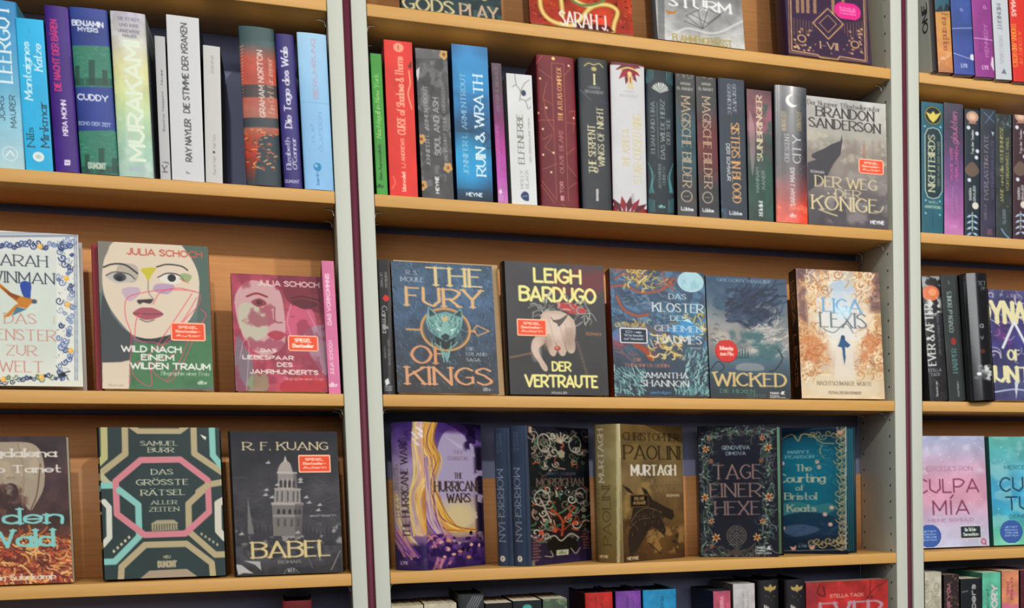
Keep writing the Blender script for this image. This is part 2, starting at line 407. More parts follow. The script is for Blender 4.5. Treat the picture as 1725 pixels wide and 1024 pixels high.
def front_book(label, sh, cr, q, art, Y=0.012, t=0.025, lean=None, stickers=(), spine=None, hgt=None, **kw):
    TL, TR, BL, BR = q[:2], q[2:4], q[4:6], q[6:]; z = ZS[sh]; a = at(*ph(cr, BL), Y); b = at(*ph(cr, BR), Y); w = b[0]-a[0]
    T = None
    def top(phi):
        n = np.array([0, math.cos(phi), -math.sin(phi)]); d = ray(*ph(cr, TL)); return CAM+d*(((a-CAM)@n)/(d@n))
    if lean is None:
        best = min((abs((top(math.radians(k))-a)[0]), k) for k in np.arange(2, 13, .5)); lean = math.radians(best[1])
    T = top(lean); h = hgt or math.hypot(T[1]-a[1], T[2]-a[2])
    cvW = max((math.dist(TL, TR)+math.dist(BL, BR))/2/CROP[cr][2], 3); cvH = math.dist(TL, BL)/CROP[cr][2]
    c = Canvas(round(cvW), round(cvH), TL, TR, BL); art(c); st = []
    for (x0, y0, x1, y1, fn, lab, rnd) in stickers:
        m_ = c.m([((x0+x1)/2, (y0+y1)/2)])[0]; dw = (x1-x0)*c.sx/2; dh = (y1-y0)*c.sy/2
        W2, H2 = c.W*2, c.H*2; sc = Canvas(round(dw)+1, round(dh)+1, (0, 0), (100, 0), (0, 60)); fn(sc)
        st.append(((m_[0]-dw)/W2, (m_[1]-dh)/H2, (m_[0]+dw)/W2, (m_[1]+dh)/H2, sc.out(), lab, rnd))
    return book(label, (a[0], Y, z+.0004+t*math.sin(lean)), w, t, h, lean=lean, front=c.out(), stickers=st, spine=spine, **kw)
def along(P, d, xpix):                              # how far from P in direction d a given picture column is met
    lo, hi = 0.0, 0.5; s0 = px(P)[0] < px(P+np.array(d)*.1)[0]
    for _ in range(40):
        mid = (lo+hi)/2
        if (px(P+np.array(d)*mid)[0] < xpix) == s0: lo = mid
        else: hi = mid
    return lo

# ---------------------------------------------------------------- the place: wall, floor, three bookcases side by side
PITCH, PW, GAP, DEP = 0.871, 0.0205, 0.0109, 0.165
tag(box('wall_back', (-3.2, 0.19, -2.05), (4.2, 0.29, 1.6), M['wall']), kind='structure')
tag(box('floor', (-3.2, -5.0, -2.15), (4.2, 0.29, -2.05), M['floor']), kind='structure')
for k in (0, 1):
    tag(box('trim_%d' % (k+1), (k*PITCH-GAP/2+.0002, 0.006, -2.05), (k*PITCH+GAP/2-.0002, 0.02, 0.34), M['maroon']), kind='structure')
def support(x, sgn, z, par, Y):
    p = [(x+sgn*.013, Y, z-.0016), (x+sgn*.006, Y, z-.0018), (x+sgn*.0028, Y, z-.0042), (x+sgn*.0016, Y, z-.0105)]
    tube('shelf_support', p, 0.0011, M['steel'], par)
def bookcase(X0, label, boards):
    X1 = X0+PITCH; root = empty('bookcase', (0, 0, 0))
    root.location = (X0+PITCH/2, 0, -2.05); off = np.array(root.location)
    def part(name, a, b, m, bev=0.0):
        return box(name, np.array(a)-off, np.array(b)-off, m, root, bev)
    xa, xb = X0+GAP/2, X1-GAP/2
    part('side_panel', (xa, 0, -2.05), (xa+PW, DEP, 0.34), M['post'], .0012); part('side_panel', (xb-PW, 0, -2.05), (xb, DEP, 0.34), M['post'], .0012)
    part('back_panel', (xa+PW+.0002, DEP-.008, -2.05), (xb-PW-.0002, DEP, 0.34), M['back'])
    for z in (0.275, ZS['A'], ZS['B'], ZS['C'], ZS['D'], ZS['E'], -1.40, -1.98):
        part('shelf', (xa+PW+.0006, 0.0, z-TH), (xb-PW-.0006, DEP-.009, z), M['shelf'], .0011)
        if z < .2 and z > -1.1:
            for x, s in ((xa+PW, 1), (xb-PW, -1)):
                for Y in (0.036, 0.125):
                    support(x-off[0], s, z-TH-off[2], root, Y)
    part('top_board', (xa, 0, .3405), (xb, DEP, .36), M['shelf'])
    V = []; F = []                                    # rows of peg holes drilled in the inner faces
    for x, s in ((xa+PW, 1), (xb-PW, -1)):
        for Y in (0.022, 0.135):
            for i in range(46):
                z = 0.3-i*0.028-.013
                if any(abs(z-q+TH/2) < .012 for q in ZS.values()): continue
                n0 = len(V); r = 0.0023
                for k in range(8): a = k*math.pi/4; V.append((x+s*.0002-off[0], Y+r*math.cos(a), z+r*math.sin(a)-off[2]))
                F += [(n0, n0+1, n0+2, n0+3), (n0, n0+3, n0+4, n0+7), (n0+4, n0+5, n0+6, n0+7)]
    tag(new_mesh('peg_holes', V, F, M['hole'], root), kind='stuff')
    for (z0, y0, z1, y1) in boards:                   # display boards behind the face-out rows
        d = np.array((y1-y0, z1-z0)); d = d/np.hypot(*d); nrm = np.array((d[1], -d[0]))*.007; A, B_ = np.array((y0, z0)), np.array((y1, z1))
        V = [(x-off[0], q[0], q[1]-off[2]) for x in (xa+PW+.001, xb-PW-.001) for q in (A, B_, A+nrm, B_+nrm)]
        new_mesh('display_board', V, BOXF, M['board'], root)
    tag(root, label, 'bookcase', 'bookcases along the wall'); return root
rowA = (0.0005, .139, .2, .146); rowC = (ZS['C']+.0005, .137, -.294, .144); rowD = (ZS['D']+.0005, .137, -.575, .144)
bookcase(-PITCH, 'bookcase with grey side panels holding the purple and white spines and the puzzle-pattern cover', [rowC, rowD])
bookcase(0.0, 'widest-seen bookcase between two maroon strips, five shelves of fantasy books', [rowA, rowC, (ZS['D']+.0005, .148, -.672, .149)])
bookcase(PITCH, 'bookcase beyond the second maroon strip, holding the pink and turquoise covers', [rowC, rowD])

# ---------------------------------------------------------------- printed stickers
def stk_red(*lines, bg='e2522f', bd='f4c4ae', fg='fde6d8'):
    def f(c):
        c.fill(bd); c.R(4, 4.5, 96, 55.5, bg); n = len(lines); h = 40/n
        for i, s in enumerate(lines): c.T(s, 14 if i else 22, 10+i*h+1, 86 if i else 78, 10+(i+1)*h-3.5, fg, .2)
    return f
SPA = stk_red('SPIEGEL', 'Bestseller-', 'Autorin'); SPM = stk_red('SPIEGEL', 'Bestseller-', 'Autor'); SPB = stk_red('SPIEGEL', 'Bestseller')
TIK = stk_red('Die', 'TikTok-Sensation', 'auf Deutsch', bg='1e2a3c', bd='e8e4e8', fg='c8d0d8')
TIK2 = stk_red('Die TikTok-', 'Sensation', bg='1e2a34', bd='e6dfe8', fg='c8d0c8')
DLX = stk_red('DELUXE', 'AUSGABE', bg='1c1410', bd='6a5236', fg='9a8058')
def disc(bg, fg, *lines):
    def f(c):
        c.fill(bg); n = len(lines); h = 30/n
        for i, s in enumerate(lines): c.T(s, 20, 15+i*h+1, 80, 15+(i+1)*h-2.5, fg, .18)
    return f

# ---------------------------------------------------------------- upper shelf, first bay: spines
def logo(c, x, y, r, col, bg=None):
    if bg: c.E(x, y, r, r, bg)
    else: c.E(x, y, r, r, col, ring=2.2)
    c.L([(x-r*.5, y+r*.3), (x, y-r*.4), (x+r*.5, y+r*.3)], r*.2*1, col)
def a1(c):
    c.g('2f86ba', '4c9cc6', '86bcd0', 'b4d0d6'); c.n(30, .08, 3)
    c.T('LEERGUT', -30, 20, 47, 432, 'e4ecee', .13, 1, 90); c.T('JÖRG', -12, 500, 17, 628, '1c3038', .1, 0, 90); c.T('MAURER', 42, 495, 72, 665, '1c3038', .1, 0, 90); logo(c, 45, 800, 38, 'dfe8ea')
def a2(c):
    c.fill('35aedb'); c.n(40, .06, 5); c.T('Montaignes', 116, 218, 162, 525, 'd8eef4', .15, 1, 90, it=.12); c.T('Katze', 172, 230, 218, 375, 'd8eef4', .15, 1, 90, it=.12)
    c.T('Nils', 136, 665, 178, 770, '17313e', .11, 1, 90); c.T('Minkmar', 203, 530, 250, 775, '17313e', .11, 1, 90); c.E(200, 822, 30, 26, 'dfe9e6'); c.E(200, 822, 15, 12, 'b8c8c8'); c.L([(150, 150), (155, 180)], 2, '2a86ac')
def a3(c):
    c.fill('46297f'); c.n(50, .12, 7); c.T('DIE NACHT DER BÄREN', 272, 103, 310, 475, 'c8407c', .16, 0, 90); c.T('KIRA MOHN', 322, 520, 352, 708, 'ded8ea', .19, 0, 90)
    c.R(337, 833, 368, 862, 'd9d4e4'); c.L([(345, 848), (360, 848)], 3, '46297f'); c.L([(348, 50), (365, 290)], 4, '8a7ab8', .6)
def a4(c):
    c.fill('36478c'); c.n(40, .12, 8)
    for y0, y1, s in ((238, 452, 3), (680, 912, 4)):
        c.R(350, y0, 640, y1, '3f7f6c'); c.D(90, 360, y0, 620, y1, ['4f9078', '35705f', '5d9c84'], 30, 5, s, 0, .5)
        for x, w, h in ((392, 26, 80), (470, 34, 110), (545, 30, 60)):
            x += (y0-238)*.12; c.R(x, y1-h-30, x+w, y1-10, '2c5048', .85); c.R(x-20, y1-46, x+w+26, y1-6, '2c4c46', .6)
    c.T('BENJAMIN', 374, 108, 553, 140, 'dcdfe8', .2); c.T('MYERS', 408, 143, 524, 168, 'dcdfe8', .2); c.T('CUDDY', 404, 490, 580, 525, 'e4e6ec', .18); c.T('ECHO DER ZEIT', 410, 634, 594, 655, 'a9b4d4', .18)
    c.T('DUMONT', 462, 846, 568, 882, 'b0beb0', .22)
def a5(c):
    c.g('b8b4c2', 'c6c4bc', 'd0ce9c', 'c6cf9c', 'aec8a6', 'a4c4b0', 'aec6ba'); c.n(26, .1, 9); c.cloud('e8ecec', 18, .6, .2, 4, .35)
    for s, b in (('DIE STADT', (618, 95, 745, 112)), ('UND IHRE', (626, 127, 740, 144)), ('UNGEWISSE', (620, 157, 747, 175)), ('MAUER', (646, 181, 727, 199))): c.T(s, *b, '77758a', .17)
    c.R(572, 50, 585, 900, 'd8e0dc', .35); c.R(660, 205, 764, 845, 'dfe6e0', .25); c.T('MURAKAMI', 662, 212, 764, 842, 'dde8d4', .16, 0, 90); c.T('DUMONT', 680, 865, 770, 893, 'aab8c0', .2)
def a6(c):
    c.fill('b8b8b9'); c.T('Sacha Naspini   Nives', 845, 365, 859, 685, '5c5c66', .16, 0, 90); c.T('Kj', 846, 842, 880, 897, '4c4c54', .14, 0, 90); c.R(802, 190, 808, 930, '8c8c8c', .4)
def a7(c):
    c.fill('cdced0'); c.T('RAY NAYLER', 155, 618, 188, 842, '35363c', .15, 0, 90); c.T('DIE STIMME DER KRAKEN', 138, 120, 172, 588, '35363c', .13, 0, 90); c.T('F', 162, 880, 182, 915, '55565c', .14, 0, 90)
def a8(c):
    c.fill('c6c4c2'); c.T('2666', 294, 292, 309, 386, '8c8a88', .13, 0, 90); c.T('Zeit Turm', 306, 697, 319, 772, '8c8a88', .13, 0, 90); c.E(311, 790, 6, 7, '38383c'); c.T('Sigrid Nell', 306, 812, 320, 908, '8c8a88', .13, 0, 90)
def a9(c):
    c.g('43575a', '4c6264', 'b25a4c', 'b4574b', 'b65c4c', 'a8685c', 'b0786a', 'a2503c', 'b8483a', '7c4038', '40474c'); c.n(22, .14, 10)
    c.R(440, 138, 640, 215, '43595c'); c.R(440, 440, 660, 505, '3f484e', .8); c.R(440, 610, 670, 660, '3b474e', .9); c.P([(540, 720), (570, 700), (660, 690), (665, 965), (520, 965)], '39454c')
    for i in range(16): c.L([(440, 250+i*17), (462, 240+i*17)], 4, 'c0b0a4', .8)
    c.D(70, 450, 670, 620, 880, ['e06a48', 'd8a070', '5c4a4c', 'c8402c', 'e89a60'], 16, 6, 12, 0); c.T('GRAHAM NORTON', 536, 262, 566, 610, 'd8cfc6', .15, 0, 90); c.T('Ein Ort für immer', 580, 300, 612, 588, 'd0a894', .11, 1, 90, it=.15)
def a10(c):
    c.fill('3d3776'); c.n(40, .08, 11); c.T('Die Tage des Wals', 670, 245, 716, 665, 'dcdae6', .17, 1, 90); c.T('Elizabeth', 686, 712, 716, 878, 'd2d0e0', .16, 1, 90); c.T('O\'Connor', 722, 712, 752, 878, 'd2d0e0', .16, 1, 90); c.T('DUMONT', 683, 930, 768, 948, 'b8b6d0', .18)
def a11(c):
    c.g('a4cae4', '90bce0', '8cbbe2'); c.n(50, .05, 13); c.R(742, 170, 758, 980, 'b8d8ea', .5); c.L([(760, 530), (925, 540)], 3, '7aa6c8')
    c.T('BERÜHRUNG', 826, 205, 852, 516, 'c08890', .1, 0, 90); c.T('OLAF', 820, 640, 840, 742, '6f9cc4', .12, 0, 90); c.T('ÓLAFSSON', 862, 585, 884, 790, '6f9cc4', .12, 0, 90)
    c.E(855, 868, 22, 22, '3a84b4'); c.E(848, 862, 9, 9, '8abce0'); c.T('berlin', 846, 893, 864, 962, '3f78a4', .17, 0, 90)
G1 = 'spines on the upper shelf of the first bay'
V_, S_ = spine_book, 'B'
V_('thick blue-to-pale gradient spine with big white upright letters, cut by the picture edge', 'B', 'a', (-128,-8,68,10,-78,868,132,880), a1, Y=.008, col='4c94b4', hard=True, group=G1)
V_('cyan spine with a white serif title and white round emblem near its foot', 'B', 'a', (80,93,222,107,135,888,278,893), a2, col='2590b8', group=G1)
V_('violet spine with a crimson title above white author lettering', 'B', 'a', (228,30,355,38,290,893,418,897), a3, col='2c1d58', hard=True, group=G1)
V_('blue spine with two green ruin-picture bands', 'B', 'a', (360,38,572,50,425,902,622,914), a4, col='2c3a6a', hard=True, group=G1)
V_('thick pastel rainbow spine fading from lilac over yellow to green', 'B', 'a', (573,58,775,75,622,914,805,925), a5, col='8f9698', hard=True, group=G1)
V_('thin low grey spine between the pastel and the tall white spine', 'B', 'a', (806,188,866,195,838,930,893,935), a6, col='a4a4a4', group=G1)
V_('tall white spine with dark grey upright capitals', 'B', 'b', (60,78,222,92,92,935,262,943), a7, col='22302f', group=G1)
V_('short off-white spine with a tiny black dot, in front of a dark gap', 'B', 'b', (253,238,343,248,268,943,357,948), a8, col='1e1c1c', w=.135, group=G1)
V_('rounded dark green spine with a brick red evening picture', 'B', 'b', (437,138,612,150,480,955,665,965), a9, col='2c3538', hard=True, bulge=.006, group=G1)
V_('narrow indigo spine with bold white serif title', 'B', 'b', (630,178,737,187,678,968,774,975), a10, col='2c2858', hard=True, group=G1)
V_('pale sky-blue spine with thin rose capitals and a blue globe emblem', 'B', 'b', (742,170,903,183,785,980,938,990), a11, col='7aa8cc', hard=True, group=G1)

# ---------------------------------------------------------------- second shelf of the middle bay: spines
GOLD = 'd2b277'
def c1(c):
    c.fill('43963f'); c.n(40, .08, 2); c.T('Nachtigall in New York', 204, 355, 230, 655, 'a6cc7c', .11, 1, 90, it=.1); c.T('Ben Aaronovitch', 221, 685, 238, 850, '17361a', .17, 1, 90); c.T('dtv', 212, 868, 248, 888, '1e4020', .18)
def c2(c):
    c.fill('d4342a'); c.n(30, .07, 3); c.E(315, 229, 25, 22, 'e49a7c'); c.T('I', 309, 219, 321, 240, '7c2a20', .15); c.T('CURSE of Shadows & Thorns', 302, 270, 345, 645, 'eeaa90', .13, 1, 90, it=.06)
    c.T('LJ ANDREWS', 327, 660, 347, 802, 'ecb09a', .16, 0, 90); c.T('blanvalet', 330, 818, 352, 915, 'f0c4b4', .18, 0, 90); c.L([(365, 340), (372, 400), (362, 450), (380, 520)], 7, 'e89878', sm=True); c.P([(360, 320), (378, 290), (378, 330)], '5c1c1c')
    c.L([(285, 900), (300, 870), (290, 840)], 4, 'e8886c', sm=True)
def c3(c):
    c.fill('4a4a4c'); c.n(22, .3, 4); c.cloud('8a8a8c', 14, .58, .1, 6, .5); c.R(395, 225, 565, 280, '767676', .5)
    for x, y in ((545, 262), (425, 660), (432, 880), (565, 800)): c.flower(x, y, 24, 'c0955c', '7a5030')
    c.P([(395, 340), (420, 320), (410, 390)], 'c8c4c0'); c.T('JENNIFER L. ARMENTROUT', 443, 405, 464, 790, 'b8b6b4', .12, 1, 90); c.T('SOUL AND ASH', 490, 465, 522, 740, 'c4c2c0', .1, 0, 90)
    c.T('LIEBE KENNT KEINE GRENZEN', 540, 420, 556, 800, 'b0aeac', .13, 1, 90); c.T('HEYNE', 498, 840, 518, 922, 'e4e2e0', .2, 0, 90)
def c4(c):
    c.g('3c6c9c', '2f6698', '2b7fb4', '216a9c', '184c70', '1f7aa8', '1d70a0', '16283c'); c.n(26, .2, 5); c.glow(665, 330, 110, 110, '3aa0d8', .6); c.glow(640, 760, 100, 130, '2ea8dc', .65)
    c.T('JENNIFER L. ARMENTROUT', 618, 345, 645, 828, 'b4cadc', .12, 1, 90); c.T('RUIN & WRATH', 680, 353, 732, 835, 'e4edf2', .15, 1, 90); c.T('HEYNE', 640, 912, 722, 932, 'dfe6ec', .2)
    c.L([(745, 560), (700, 600), (755, 640), (725, 690), (765, 700)], 3, '16344c', sm=True)
def c5(c):
    c.g('5a4c56', '5c4454', '7a3468', 'a23a8a', 'a850a0', 'b073a8'); c.n(22, .15, 6); c.T('PETER S. BEAGLE', 786, 322, 806, 530, '7c6a78', .16, 0, 90); c.T('SRGIORR', 786, 600, 806, 818, 'c088bc', .1, 1, 90, it=.2)
    c.P([(795, 905), (812, 892), (822, 912), (806, 922)], 'e0c4dc'); [c.L([(x, 925), (x, 950)], 3, 'd0a8cc') for x in (796, 805, 814, 823)]
def d6(c):
    c.fill('d3d5d6'); c.n(40, .04, 7)
    for p in ([(152, 203), (160, 260), (185, 300), (180, 350)], [(160, 262), (140, 275)], [(185, 300), (205, 260), (235, 235)], [(183, 340), (215, 350), (228, 390), (245, 378)], [(215, 350), (245, 330)]): c.L(p, 4, '7d7c78', sm=True)
    c.E(203, 307, 14, 16, '2f3a58'); c.T('ELFENERBE', 166, 420, 204, 690, '4e5a48', .12, 1, 90); c.T('DER VERSCHOLLENE THRON', 232, 440, 243, 680, '92928e', .14, 0, 90)
    c.T('HOLLY', 182, 722, 201, 822, '8a8a88', .13, 1, 90); c.T('BLACK', 213, 722, 232, 822, '8a8a88', .13, 1, 90); c.P([(185, 862), (205, 838), (230, 850), (232, 888), (205, 885)], '2c3c64', sm=True); c.L([(195, 865), (225, 862)], 3, 'a8b4cc')
def d7(c):
    c.fill('70202b'); c.n(30, .12, 8); g = 'c08c60'
    for p in ([(345, 148), (412, 152), (440, 890)], [(345, 148), (375, 890)], [(262, 155), (295, 110)], [(345, 230), (275, 180)], [(415, 215), (455, 165)], [(350, 370), (300, 340), (320, 250)], [(272, 455), (360, 455)], [(430, 465), (480, 470)], [(300, 560), (350, 530)], [(365, 640), (310, 600), (350, 540)], [(375, 690), (300, 720)], [(430, 640), (475, 600)], [(435, 700), (485, 760)], [(440, 410), (475, 400), (465, 520)], [(295, 780), (370, 880)], [(290, 800), (365, 905)], [(305, 345), (315, 430), (360, 510)], [(440, 820), (485, 790)], [(400, 905), (430, 930)]): c.L(p, 2.4, g, .85)
    for x, y in ((285, 232), (318, 388), (300, 502), (302, 640), (357, 630), (345, 735), (275, 415), (440, 160), (468, 440)): c.E(x, y, 6, 6, 'e8cfa0')
    c.T('THE ATLAS COMPLEX', 376, 173, 404, 462, 'dfb878', .15, 1, 90); c.T('OLIVIE BLAKE', 388, 503, 412, 742, 'bf8d8a', .13, 1, 90); c.T('TOR', 392, 785, 413, 850, 'c0908c', .18, 0, 90); c.R(396, 862, 415, 890, 'b88a86'); c.E(355, 125, 9, 9, 'e8d080')
def d8(c):
    c.fill('383b40'); c.n(30, .12, 9); c.L([(525, 165), (548, 150), (580, 158), (610, 150), (632, 168)], 7, 'b0a468', sm=True); c.E(580, 180, 16, 12, 'b0a468'); c.T('I', 574, 205, 594, 266, 'd8d0a0', .16, 1)
    c.T('CARISSA', 545, 271, 618, 286, '8c8e94', .16); c.T('BROADBENT', 528, 294, 640, 311, '8c8e94', .16); c.L([(500, 290), (560, 345)], 3, '70809c'); c.L([(610, 345), (655, 360)], 3, '3a4a88')
    c.T('THE SERPENT', 545, 475, 592, 740, 'cfc9a4', .13, 1, 90); c.T('WINGS OF NIGHT', 598, 380, 640, 702, 'cfc9a4', .13, 1, 90); c.E(592, 722, 14, 14, 'cfc9a4', ring=3); c.R(592, 822, 606, 888, 'b8b8b8')
def leaf(c, x, y, a, l, col):
    ca, sa = math.cos(a), math.sin(a); c.P([(x, y), (x+l*.5*ca-l*.18*sa, y+l*.5*sa+l*.18*ca), (x+l*ca, y+l*sa), (x+l*.5*ca+l*.18*sa, y+l*.5*sa-l*.18*ca)], col)
def d9(c):
    c.fill('cdccd0'); c.n(40, .03, 10)
    for i, a in enumerate((.2, .6, 1.0, 1.4, 1.8, 2.3, 2.8)): leaf(c, 755+(i-3)*16, 145, a, 120, '9a2436' if i % 2 else '6c2030')
    c.R(663, 143, 850, 160, '6a3440')
    for i in range(8): leaf(c, 755+(i-4)*14, 952, -2.9+i*.38, 95, '8c2030' if i % 2 else '5c1c28')
    c.L([(710, 185), (760, 172), (812, 190)], 8, 'd8c27c', sm=True); c.E(765, 205, 12, 14, 'dcc88c'); c.T('II', 756, 215, 782, 285, 'd0bc84', .14, 1); c.T('CARISSA', 735, 292, 795, 305, 'b4b2b4', .16); c.T('BROADBENT', 712, 315, 815, 330, 'b4b2b4', .16)
    c.T('THE ASHES &', 725, 500, 765, 705, 'c6bc94', .12, 1, 90); c.T('STAR-CURSED KING', 782, 415, 832, 790, 'cac09a', .12, 1, 90); c.R(776, 845, 790, 895, 'b0aeb0')
def scroll(c, x, y, r, s, col, w=4):
    c.L([(x+s*r*(1-t/12)*math.cos(t*.75), y+r*(1-t/12)*math.sin(t*.75)) for t in range(11)], w, col, sm=True)
def e10(c):
    c.fill('222f38'); c.n(30, .15, 11); t = '4a8a8c'
    for i in range(5): c.L([(32+i*8, 95), (30+i*8, 120+i*8), (28, 150+i*6)], 3, t, sm=True); c.L([(178-i*8, 105), (180-i*8, 130+i*8), (190, 160+i*6)], 3, t, sm=True)
    for i in range(5): c.L([(38+i*9, 625+i*18), (62, 690+i*18), (45+i*7, 800)], 4, t, sm=True); c.L([(188-i*9, 630+i*18), (165, 700+i*18), (185-i*5, 800)], 4, t, sm=True); c.L([(42+i*8, 830+i*3), (45+i*8, 908)], 3, t); c.L([(190-i*8, 830+i*3), (188-i*8, 912)], 3, t)
    for k in range(9): a = -2.75+k*.33; c.P([(106, 232), (106+48*math.cos(a-.13), 215+42*math.sin(a-.13)), (106+52*math.cos(a), 215+46*math.sin(a)), (106+48*math.cos(a+.13), 215+42*math.sin(a+.13))], 'd2d4cc' if k % 2 else 'b4b8b2')
    c.T('ELIAN UND LIRA', 52, 280, 76, 575, 'aeb4b0', .13, 1, 90); c.L([(88, 285), (98, 598)], 2.5, '9aa09c'); c.T('DAS WILDE HERZ', 108, 268, 136, 606, 'b8beba', .13, 1, 90); c.T('DER SEE', 145, 375, 168, 522, 'b8beba', .13, 1, 90)
    c.T('ALEXANDRA', 96, 633, 114, 775, '9aa4a4', .14, 1, 90); c.T('CHRISTO', 122, 650, 139, 757, '9aa4a4', .14, 1, 90); c.T('dtv', 98, 868, 140, 888, '8fd0cc', .2)
def magic(dx, tint, seed):
    def f(c):
        c.g('48484a', '3f4042', tint, tint, '3c3d40', '46464a'); c.n(24, .2, seed); c.D(12, 205+dx, 118, 295+dx, 150, ['a09888'], 12, 4, seed)
        c.T('AKRAM', 222+dx, 170, 282+dx, 186, 'a8a49c', .18); c.T('EL-BAHAY', 205+dx, 198, 298+dx, 216, 'a8a49c', .18)
        c.T('MAGISCHE BILDER', 232+dx, 250, 288+dx, 775, 'c2ab90', .11, 1, -90); c.E(262+dx, 826, 34, 34, 'b0a08c', ring=3.5); c.E(262+dx, 826, 22, 22, '34383c'); c.L([(246+dx, 826), (278+dx, 826)], 3, 'b0a08c'); c.T('Lübbe', 228+dx, 888, 302+dx, 911, 'd8d8d8', .2)
    return f
def e13(c):
    c.fill('39424f'); c.n(30, .12, 14); c.R(440, 140, 452, 945, '1f2a44'); c.T('GENEVIEVE', 524, 178, 547, 342, 'b4b6ba', .14, 1, -90); c.T('GORNICHEC', 494, 178, 517, 352, 'b4b6ba', .14, 1, -90)
    c.T('SISTERS IN BLOOD', 518, 398, 572, 860, 'cf9f6a', .14, 1, -90); c.T('DER SCHWUR', 490, 515, 513, 730, 'c2c4c6', .18, 0, -90); c.T('Lübbe', 506, 904, 582, 928, 'd0d2d4', .18); c.cloud('4f86a8', 8, .5, .1, 3, .8, (450, 820, 482, 945))
def e14(c):
    c.g('6c4c50', '8c5c66', '845864', '4e4a4c', '3b4a46', '2f5248', '37504a', '42504e'); c.n(22, .22, 15); c.cloud('2f5c4c', 14, .5, .1, 5, .7, (700, 260, 765, 960)); c.P([(620, 330), (650, 420), (655, 560), (640, 700), (625, 560)], 'b8a0a0', .5, True)
    c.T('SUNBRINGER', 662, 240, 700, 614, 'e2dcb4', .17, 1, 90); c.T('HANNAH', 658, 650, 680, 792, '9c9c98', .14, 0, 90); c.T('KANER', 694, 668, 715, 775, '9c9c98', .14, 0, 90); c.T('PIPER', 676, 842, 702, 930, 'dfe0de', .24, 1, -90)
def e15(c):
    c.g('66686c', '4c4e54', '46484e', '3c3c44', '3e3c44', '50424a', '8c4a4c', 'cc4c38', 'd85038'); c.n(20, .2, 16); c.R(765, 185, 778, 960, 'a0a4a8', .5); c.cloud('e88060', 12, .6, .15, 4, .6, (770, 850, 965, 975))
    c.E(860, 272, 36, 36, 'd8d8d0'); c.E(874, 266, 29, 30, '4a4c52'); c.T('CRESCENT', 818, 455, 846, 622, 'bcbcbc', .13, 1, 90); c.T('CITY', 862, 468, 912, 628, 'd8d8d8', .11, 1, 90)
    c.T('WENN DAS LICHT', 800, 330, 828, 445, 'a89468', .1, 1, 90); c.T('ERWACHT', 885, 330, 915, 440, '9c9060', .12, 1, 90, it=.2); c.T('SARAH J. MAAS', 850, 652, 878, 875, 'c4c2c2', .15, 0, 90); c.T('dtv', 848, 915, 888, 940, 'dcc0b8', .2); c.D(40, 890, 210, 940, 700, ['74767c', '36363c'], 12, 3, 7)
G2 = 'fantasy spines on the second shelf'
V_('slim green spine tucked against the grey side panel', 'B', 'c', (180,256,238,265,212,916,265,925), c1, col='2c6a2c', group=G2)
V_('bright red spine with ornate pale lettering and a small round emblem at the top', 'B', 'c', (244,190,380,205,275,930,410,937), c2, col='8c1c1c', group=G2)
V_('dark grey marbled spine with ochre flowers at its edges', 'B', 'c', (395,230,562,245,430,938,582,945), c3, col='3a3a3c', group=G2)
V_('thick glowing blue spine with large white title', 'B', 'c', (568,210,745,222,598,947,770,958), c4, col='1c3c64', group=G2)
V_('narrow spine fading from grey-brown to orchid purple', 'B', 'c', (759,302,825,310,793,958,842,963), c5, col='3c2c40', w=.12, group=G2)
V_('white spine with a grey thorn branch and blue berry', 'B', 'd', (103,203,250,210,135,905,272,908), d6, col='a8a8a6', group=G2)
V_('thick dark red spine with gold star-map lines', 'B', 'd', (262,103,470,118,292,914,497,920), d7, col='4c161e', hard=True, group=G2)
V_('black spine with pale gold serpent-style title and a numeral one', 'B', 'd', (487,120,660,130,515,927,675,937), d8, col='202226', hard=True, group=G2)
V_('white spine with red leaves at head and foot', 'B', 'd', (663,143,845,152,680,937,863,952), d9, col='5c2028', hard=True, group=G2)
V_('dark teal spine with a pale scallop shell', 'B', 'e', (25,95,185,110,35,912,190,920), e10, col='182026', hard=True, group=G2)
V_('charcoal spine with a blue-green middle and bronze title, ring emblem below', 'B', 'e', (195,115,308,132,210,932,322,937), magic(0, '32525c', 12), col='2a2a2c', group=G2)
V_('charcoal spine with a rust red middle and bronze title, ring emblem below', 'B', 'e', (313,132,440,145,335,935,450,944), magic(125, '6c3236', 13), col='2a2a2c', group=G2)
V_('slate blue spine with copper title reading downwards', 'B', 'e', (440,140,592,155,462,944,612,954), e13, col='1a2034', group=G2)
V_('spine mottled dusty rose and dark green with cream capitals', 'B', 'e', (605,205,752,215,620,952,762,962), e14, col='26302c', w=.122, group=G2)
V_('dark grey spine with a white crescent, fiery red towards its foot', 'B', 'e', (765,183,945,195,775,965,958,975), e15, col='34343a', hard=True, mat='gloss', group=G2)
